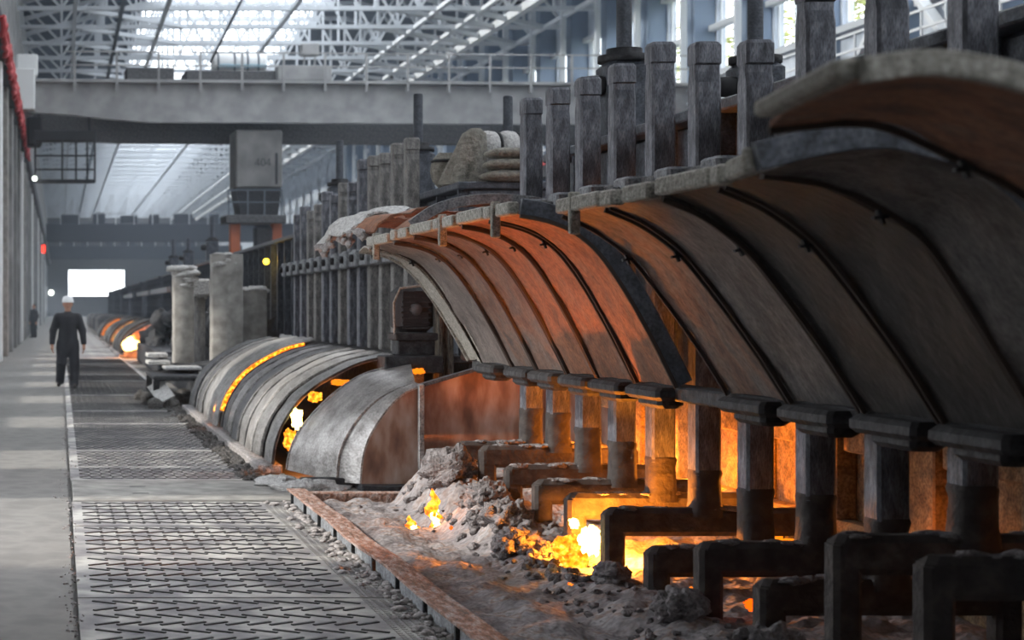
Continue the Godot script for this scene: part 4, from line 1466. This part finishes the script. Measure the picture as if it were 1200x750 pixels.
# ---------------------------------------------------------------- loose things down the row
func loose_things() -> void:
	var sl := [[2.0, 2.36, 0.62, 2.28, 30.2, "left tall pale grey slab with a crumbly white top"], [2.62, 3.16, 0.62, 2.52, 29.6, "tallest and widest pale slab, second pale one from the left"], [2.38, 2.66, 0.62, 1.8, 31.4, "darker lower slab half hidden between the two tall pale slabs"], [3.14, 3.62, 0.62, 1.9, 30.0, "short square pale slab right of the tallest slab"]]
	for i in sl.size():
		var s: Array = sl[i]
		var t := thing("carbon_slab", s[5], "slab", V((s[0] + s[1]) / 2, s[2], s[4]), "upright slabs on the third cell")
		var w: float = s[1] - s[0]
		var h: float = s[3] - s[2]
		var st := new_st()
		var rings := []
		for k in 9:
			var y := h * k / 8.0
			var ring := PackedVector3Array()
			for q in octagon(w / 2, 0.22, 0.03):
				ring.append(Vector3(q.x + 0.012 * bump.get_noise_2d(y * 3.0, i + q.x * 4.0), y, q.y))
			rings.append(ring)
		loft(st, rings, true)
		part("body", st, M.slab if i != 2 else M.rod_pale, t)
		st = new_st()
		rng.seed = 70 + i
		for k in 16 if i < 2 else 5:
			var g := rng.randf_range(0.05, 0.12)
			stone(st, Vector3(rng.randf_range(-w / 2 + 0.04, w / 2 - 0.04), h - (rng.randf() * 0.3 if i < 2 else 0.0), rng.randf_range(0.05, 0.2)), Vector3(g * 1.5, g * 0.55, g), rng.randf() * 90, 0.4, 9, 6)
		part("crumbly_top", st, M.white_dust, t)
	var st := new_st()
	slab(st, 2.3, 2.75, 1.8, 2.12, 31.0, 31.5, 0.04)
	tag(obj("pale_block", st, M.white_dust), "pale square block lying on the darker slab between the two tall slabs", "block")
	st = new_st()
	slab(st, 1.95, 3.7, 0.5, 0.62, 29.0, 32.0, 0.02)
	tag(obj("slab_bench", st, M.dark_steel), "dark steel bench under the upright slabs", "bench")
	var pl := [[1.75, 2.35, 0.56, 28.2, 29.4, 0.05, "broad white plate lying flat in front of the left slab"], [2.3, 2.72, 0.5, 27.3, 28.4, 0.04, "white plate lying flat in front of the tallest slab"], [1.5, 1.85, 0.74, 29.2, 29.9, 0.07, "upper small white plate of the pile left of the slabs"], [1.5, 1.88, 0.62, 29.0, 29.9, 0.07, "lower small white plate of the pile left of the slabs"]]
	for p in pl:
		st = new_st()
		slab(st, p[0], p[1], p[2], p[2] + p[5], p[3], p[4], 0.012)
		tag(obj("steel_plate", st, M.white_dust), p[6], "plate", "white plates by the slabs")
	st = new_st()
	slab(st, 1.5, 2.75, 0.42, 0.5, 27.3, 29.8, 0.02)
	for x in [1.55, 2.65]:
		for d in [27.4, 29.6]:
			slab(st, x - 0.05, x + 0.05, 0.0, 0.42, d - 0.05, d + 0.05)
	tag(obj("plate_trestle", st, M.dark_steel), "low dark trestle carrying the flat white plates", "trestle")
	st = new_st()
	rng.seed = 90
	for i in 30:
		var g := rng.randf_range(0.05, 0.16)
		stone(st, V(rng.randf_range(1.35, 2.4), g * 0.4, rng.randf_range(26.6, 30.5)), Vector3(g, g * 0.8, g), rng.randf() * 90, 0.4, 8, 5)
	tag(obj("scrap_heap", st, M.gravel), "dark scrap and clinker heaped under the white plates", "scrap", "", "stuff")
	st = new_st()
	box(st, V(1.62, 0.25, 27.3), Vector3(0.28, 0.02, 0.5), Basis.from_euler(Vector3(0.5, 0.4, 0.5)))
	tag(obj("sheet_scrap", st, M.white_dust), "small white sheet leaning at the foot of the plate trestle", "sheet")
	var ls := [[V(3.75, 2.43, 31.0), 0.06, "lamp_yellow", "round yellow work lamp above the short square slab", Color(1, 0.8, 0.25)], [V(-1.0, 3.3, 200.0), 0.32, "lamp_white", "distant white wall lamp left of the walking man's helmet", Color(1, 1, 0.95)], [V(-1.05, 5.4, 110.0), 0.22, "lamp_red", "red signal lamp far down the left wall", Color(1, 0.2, 0.1)], [V(-1.0, 6.72, 67.9), 0.1, "lamp_white", "small white lamp on the lower left corner of the crane cage", Color(1, 1, 1)]]
	for l in ls:
		var t := thing("wall_lamp", l[3], "lamp", l[0], "small lamps down the hall")
		st = new_st()
		if l[2] == "lamp_red":
			box(st, Vector3.ZERO, Vector3(0.24, 0.62, 0.2), Basis.IDENTITY, 0.04)
		else:
			lathe(st, Vector3(0, -l[1], 0), [Vector2(0.0, 0.0), Vector2(l[1] * 0.7, l[1] * 0.3), Vector2(l[1], l[1]), Vector2(l[1] * 0.7, l[1] * 1.7), Vector2(0.0, l[1] * 2.0)], 12)
		part("bulb", st, M[l[2]], t)
		st = new_st()
		lathe(st, Vector3(0, l[1] * 0.9, 0), [Vector2(l[1] * 0.9, 0.0), Vector2(l[1] * 0.4, l[1] * 0.6), Vector2(0.0, l[1] * 0.7)], 12)
		part("cap", st, M.dark_steel, t)
		lamp_at("lamp_light", l[0] + Vector3(0, 0, 0), l[4], 0.15, float(l[1]) * 0.5)

# ---------------------------------------------------------------- people
func capsule_field(field: PackedFloat32Array, tint: PackedInt32Array, lo: Vector3, cell: float, nx: int, ny: int, nz: int, b: Array) -> void:
	# b: [from, to, radius, radius, blend, squash in z, tint]
	var a: Vector3 = b[0]
	var e: Vector3 = b[1]
	var ra: float = b[2]
	var rb: float = b[3]
	var k: float = b[4]
	var sq: float = b[5]
	var mr := maxf(ra, rb) + k + cell * 2.0
	var l := (a.min(e) - Vector3(mr, mr, mr) - lo) / cell
	var h := (a.max(e) + Vector3(mr, mr, mr) - lo) / cell
	var ab := e - a
	ab.z *= sq
	var den := maxf(ab.length_squared(), 1e-9)
	for z in range(maxi(0, int(l.z)), mini(nz, int(h.z) + 2)):
		for y in range(maxi(0, int(l.y)), mini(ny, int(h.y) + 2)):
			for x in range(maxi(0, int(l.x)), mini(nx, int(h.x) + 2)):
				var p := lo + Vector3(x, y, z) * cell - a
				p.z *= sq
				var t := clampf(p.dot(ab) / den, 0.0, 1.0)
				var dist := (p - ab * t).length() - lerpf(ra, rb, t)
				var at := x + nx * (y + ny * z)
				var f := field[at]
				if dist < f:
					tint[at] = b[6]
				var m := maxf(k - absf(f - dist), 0.0) / k
				field[at] = minf(f, dist) - m * m * k * 0.25

func surface_nets(st: SurfaceTool, bones: Array, lo: Vector3, hi: Vector3, cell: float, tints: Array, at: Transform3D) -> void:
	var nx := int((hi.x - lo.x) / cell) + 1
	var ny := int((hi.y - lo.y) / cell) + 1
	var nz := int((hi.z - lo.z) / cell) + 1
	var f := PackedFloat32Array()
	f.resize(nx * ny * nz)
	f.fill(1.0)
	var tint := PackedInt32Array()
	tint.resize(nx * ny * nz)
	for b in bones:
		capsule_field(f, tint, lo, cell, nx, ny, nz, b)
	var vert := {}
	var offs := [0, 1, nx, nx + 1, nx * ny, nx * ny + 1, nx * ny + nx, nx * ny + nx + 1]
	var edges := [[0, 1], [2, 3], [4, 5], [6, 7], [0, 2], [1, 3], [4, 6], [5, 7], [0, 4], [1, 5], [2, 6], [3, 7]]
	for z in nz - 1:
		for y in ny - 1:
			for x in nx - 1:
				var i := x + nx * (y + ny * z)
				if f[i] > cell * 3.0:
					continue
				var some_in := false
				var some_out := false
				for o in offs:
					if f[i + o] < 0.0:
						some_in = true
					else:
						some_out = true
				if not (some_in and some_out):
					continue
				var sum := Vector3.ZERO
				var n := 0
				for e in edges:
					var u: float = f[i + offs[e[0]]]
					var w: float = f[i + offs[e[1]]]
					if (u < 0.0) != (w < 0.0):
						var t := u / (u - w)
						var c0 := Vector3(e[0] & 1, (e[0] >> 1) & 1, (e[0] >> 2) & 1)
						var c1 := Vector3(e[1] & 1, (e[1] >> 1) & 1, (e[1] >> 2) & 1)
						sum += c0.lerp(c1, t)
						n += 1
				vert[i] = lo + (Vector3(x, y, z) + sum / n) * cell
	st.set_smooth_group(1)
	var steps := [1, nx, nx * ny]
	for i in vert.keys():
		for ax in 3:
			var s: int = steps[ax]
			if (f[i] < 0.0) == (f[i + s] < 0.0):
				continue
			var u: int = steps[(ax + 1) % 3]
			var w: int = steps[(ax + 2) % 3]
			if not (vert.has(i - u) and vert.has(i - w) and vert.has(i - u - w)):
				continue
			var q := [vert[i], vert[i - u], vert[i - u - w], vert[i - w]]
			if f[i] >= 0.0:
				q.reverse()
			st.set_color(tints[tint[i]] if f[i] < 0.0 else tints[tint[i + s]])
			quad(st, at * q[0], at * q[1], at * q[2], at * q[3])

func person(label: String, at: Vector3, turn: float, pose: Dictionary) -> void:
	var t := thing("person", label, "person", at, "")
	t.rotation.y = turn
	var suit: Color = pose.suit
	var tints := [suit, Color(0.42, 0.22, 0.15), suit * 0.75, Color(0.012, 0.011, 0.011), suit * 1.25]
	var g: Array = pose.legs   # [hip, knee, ankle, toe] for each side
	var b := []
	b.append([Vector3(0, 0.92, 0), Vector3(0, 1.08, 0.0), 0.165, 0.165, 0.06, 1.3, 0])
	b.append([Vector3(0, 1.05, 0), Vector3(0, 1.3, 0.01), 0.17, 0.18, 0.06, 1.25, 0])
	b.append([Vector3(-0.05, 0.78, 0.0), Vector3(0, 1.0, 0), 0.175, 0.165, 0.06, 1.3, 0])
	b.append([Vector3(0.05, 0.78, 0.0), Vector3(0, 1.0, 0), 0.175, 0.165, 0.06, 1.3, 0])
	b.append([Vector3(-0.17, 1.4, 0), Vector3(0.17, 1.4, 0), 0.075, 0.075, 0.06, 1.0, 0])
	b.append([Vector3(-0.08, 1.34, 0), Vector3(0.08, 1.34, 0), 0.13, 0.13, 0.05, 1.2, 0])
	b.append([Vector3(0, 1.42, 0.0), Vector3(0, 1.47, 0.0), 0.085, 0.075, 0.02, 1.0, 4])
	for s in 2:
		var sx := -1.0 if s == 0 else 1.0
		var l: Array = g[s]
		b.append([l[0], l[1], 0.125, 0.1, 0.03, 1.0, 2])
		b.append([l[1], l[2], 0.1, 0.088, 0.03, 1.0, 2])
		b.append([l[2] + Vector3(0, -0.03, -0.02), l[3], 0.05, 0.04, 0.02, 1.0, 3])
		var arm: Array = pose.arms[s]
		b.append([Vector3(0.2 * sx, 1.39, 0), arm[0], 0.085, 0.072, 0.04, 1.0, 0])
		b.append([arm[0], arm[1], 0.072, 0.058, 0.03, 1.0, 0])
	b.append([Vector3(0, 1.46, 0.0), Vector3(0, 1.56, 0.015), 0.056, 0.056, 0.02, 1.0, 1])
	var st := new_st()
	surface_nets(st, b, Vector3(-0.52, -0.02, -0.5), Vector3(0.52, 1.56, 0.5), 0.014, tints, Transform3D())
	# head on a finer grid
	var hd := [[Vector3(0, 1.64, -0.015), Vector3(0, 1.69, -0.015), 0.085, 0.085, 0.03, 1.0, 1], [Vector3(0, 1.565, 0.045), Vector3(0, 1.63, 0.03), 0.045, 0.06, 0.03, 1.0, 1], [Vector3(0, 1.5, -0.01), Vector3(0, 1.6, 0.0), 0.055, 0.06, 0.02, 1.0, 1],
		[Vector3(0, 1.655, 0.085), Vector3(0, 1.622, 0.107), 0.01, 0.015, 0.015, 1.0, 1], [Vector3(-0.03, 1.668, 0.075), Vector3(0.03, 1.668, 0.075), 0.012, 0.012, 0.012, 1.0, 1], [Vector3(-0.088, 1.63, -0.01), Vector3(-0.088, 1.665, -0.015), 0.012, 0.017, 0.008, 1.0, 1], [Vector3(0.088, 1.63, -0.01), Vector3(0.088, 1.665, -0.015), 0.012, 0.017, 0.008, 1.0, 1]]
	surface_nets(st, hd, Vector3(-0.12, 1.46, -0.13), Vector3(0.12, 1.8, 0.14), 0.007, tints, Transform3D())
	# hands: palm, four unequal fingers and a thumb
	for s in 2:
		var sx := -1.0 if s == 0 else 1.0
		var h := [[Vector3(0, 0.03, 0), Vector3(0, -0.05, 0.0), 0.03, 0.03, 0.02, 0.7, 1], [Vector3(0, -0.045, -0.022), Vector3(0, -0.045, 0.026), 0.022, 0.022, 0.02, 1.0, 1]]
		var long := [0.075, 0.085, 0.078, 0.06]
		for q in 4:
			var z := 0.034 - q * 0.021
			h.append([Vector3(0, -0.06, z), Vector3(-sx * 0.008, -0.06 - long[q] * 0.55, z), 0.009, 0.0085, 0.006, 1.0, 1])
			h.append([Vector3(-sx * 0.008, -0.06 - long[q] * 0.55, z), Vector3(-sx * 0.028, -0.06 - long[q], z), 0.0085, 0.0075, 0.006, 1.0, 1])
		h.append([Vector3(0, -0.015, 0.025), Vector3(-sx * 0.01, -0.05, 0.055), 0.012, 0.0105, 0.01, 1.0, 1])
		h.append([Vector3(-sx * 0.01, -0.05, 0.055), Vector3(-sx * 0.015, -0.085, 0.058), 0.0105, 0.008, 0.006, 1.0, 1])
		surface_nets(st, h, Vector3(-0.06, -0.17, -0.06), Vector3(0.06, 0.07, 0.09), 0.006, tints, Transform3D(Basis.IDENTITY, pose.arms[s][1] + Vector3(0, -0.07, 0.005)))
	part("body", st, M.person, t)
	st = new_st()
	if pose.get("helmet", false):
		lathe(st, Vector3(0, 1.695, -0.012), [Vector2(0.108, 0.0), Vector2(0.113, 0.015), Vector2(0.112, 0.05), Vector2(0.098, 0.09), Vector2(0.065, 0.118), Vector2(0.025, 0.128), Vector2(0.0, 0.129)], 20)
		var brim := PackedVector2Array()
		for i in 20:
			var a := TAU * i / 20.0
			brim.append(Vector2(cos(a) * 0.122, sin(a) * (0.135 if sin(a) > 0 else 0.122)))
		var rings := []
		for y in [1.69, 1.7]:
			var r := PackedVector3Array()
			for i in 20:
				var q := brim[19 - i]
				r.append(Vector3(q.x, y, q.y - 0.008))
			rings.append(r)
		loft(st, rings)
		part("hard_hat", st, M.helmet, t)
		st = new_st()
		box(st, Vector3(0, 1.822, -0.012), Vector3(0.025, 0.014, 0.12), Basis.IDENTITY, 0.005)
		part("hat_ridge", st, M.helmet, t)
	else:
		lathe(st, Vector3(0, 1.66, -0.03), [Vector2(0.088, 0.0), Vector2(0.094, 0.04), Vector2(0.085, 0.08), Vector2(0.05, 0.115), Vector2(0.0, 0.122)], 16)
		part("hair", st, M.black_rubber, t)
	for s in [-1, 1]:
		st = new_st()
		lathe(st, Vector3(0.03 * s, 1.655, 0.07), [Vector2(0.0, 0.0), Vector2(0.008, 0.002), Vector2(0.006, 0.008), Vector2(0.0, 0.01)], 8, Basis(Vector3.RIGHT, Vector3.BACK, Vector3.DOWN))
		part("eye", st, M.ink, t)
	st = new_st()
	box(st, Vector3(0, 1.592, 0.087), Vector3(0.042, 0.008, 0.012), Basis.IDENTITY, 0.003)
	part("mouth", st, M.rust, t)
	st = new_st()
	for s in [-1.0, 1.0]:
		beam(st, Vector3(0.09 * s, 1.475, -0.03), Vector3(0.02 * s, 1.4, 0.135), 0.05, 0.015, 0.004)
	part("collar", st, M.suit, t)
	st = new_st()
	beam(st, Vector3(0, 1.38, 0.155), Vector3(0, 0.78, 0.145), 0.02, 0.008)
	part("jacket_front", st, M.black_rubber, t)

func people() -> void:
	person("man in dark work suit and white hard hat walking towards the camera on the walkway", V(0.16, 0.005, 33.7), 0.02, {"helmet": true, "suit": Color(0.022, 0.023, 0.027),
		"legs": [[Vector3(-0.1, 0.88, 0), Vector3(-0.13, 0.5, 0.06), Vector3(-0.15, 0.14, -0.2), Vector3(-0.18, 0.06, -0.05)], [Vector3(0.1, 0.88, 0), Vector3(0.13, 0.48, 0.12), Vector3(0.12, 0.09, 0.14), Vector3(0.13, 0.04, 0.3)]],
		"arms": [[Vector3(-0.29, 1.13, -0.06), Vector3(-0.31, 0.9, 0.02)], [Vector3(0.29, 1.13, 0.02), Vector3(0.31, 0.9, 0.12)]]})
	person("bareheaded man in dark clothes standing far off beside the left wall", V(-1.36, 0.0, 90.0), -0.9, {"helmet": false, "suit": Color(0.02, 0.021, 0.025),
		"legs": [[Vector3(-0.1, 0.88, 0), Vector3(-0.12, 0.48, 0.02), Vector3(-0.12, 0.09, -0.02), Vector3(-0.13, 0.04, 0.15)], [Vector3(0.1, 0.88, 0), Vector3(0.12, 0.48, 0.02), Vector3(0.12, 0.09, 0.0), Vector3(0.14, 0.04, 0.16)]],
		"arms": [[Vector3(-0.27, 1.12, -0.03), Vector3(-0.28, 0.88, 0.03)], [Vector3(0.27, 1.12, -0.03), Vector3(0.28, 0.88, 0.05)]]})

# ---------------------------------------------------------------- the scene
func _ready() -> void:
	var cam := Camera3D.new()
	cam.name = "camera"
	cam.projection = Camera3D.PROJECTION_FRUSTUM
	var at := CameraAttributesPhysical.new()
	at.frustum_near = 0.05
	at.frustum_far = 800.0
	at.frustum_focal_length = 50.0
	at.frustum_focus_distance = 11.0
	at.exposure_aperture = 2.6
	cam.attributes = at
	cam.near = 0.05
	cam.far = 800.0
	cam.size = 0.05 * 750.0 / 2000.0
	cam.frustum_offset = Vector2(0.05 * 530.0 / 2000.0, -0.05 * 15.0 / 2000.0)
	cam.position = Vector3(0, EYE, 0)
	add_child(cam)
	cam.current = true
	var we := WorldEnvironment.new()
	we.name = "world_environment"
	var env := Environment.new()
	var sky := Sky.new()
	var sm := ProceduralSkyMaterial.new()
	sm.sky_top_color = Color(0.95, 0.97, 1.0)
	sm.sky_horizon_color = Color(0.98, 0.99, 1.0)
	sm.ground_bottom_color = Color(0.35, 0.35, 0.35)
	sm.ground_horizon_color = Color(0.5, 0.5, 0.5)
	sky.sky_material = sm
	env.background_mode = Environment.BG_SKY
	env.sky = sky
	env.background_energy_multiplier = 5.8
	env.tonemap_mode = Environment.TONE_MAPPER_LINEAR
	env.tonemap_exposure = 1.0
	env.fog_enabled = true
	env.fog_density = 0.0008
	env.fog_light_color = Color(0.86, 0.93, 1.0)
	env.sdfgi_enabled = true
	env.ssao_enabled = true
	env.ssil_enabled = true
	we.environment = env
	add_child(we)
	var sun := DirectionalLight3D.new()
	sun.name = "sun"
	sun.light_color = Color(1.0, 0.97, 0.92)
	sun.light_energy = 1.5
	sun.light_angular_distance = 5.0
	sun.shadow_enabled = true
	sun.sky_mode = DirectionalLight3D.SKY_MODE_LIGHT_ONLY
	add_child(sun)
	sun.look_at_from_position(Vector3(-10, 6.6, 0.5), Vector3.ZERO)
	bump.noise_type = FastNoiseLite.TYPE_SIMPLEX_SMOOTH
	bump.frequency = 1.0
	bump.fractal_octaves = 3
	materials()
	build_floor()
	build_hall()
	build_trusses()
	build_crane()
	near_cell()
	far_cells()
	loose_things()
	people()
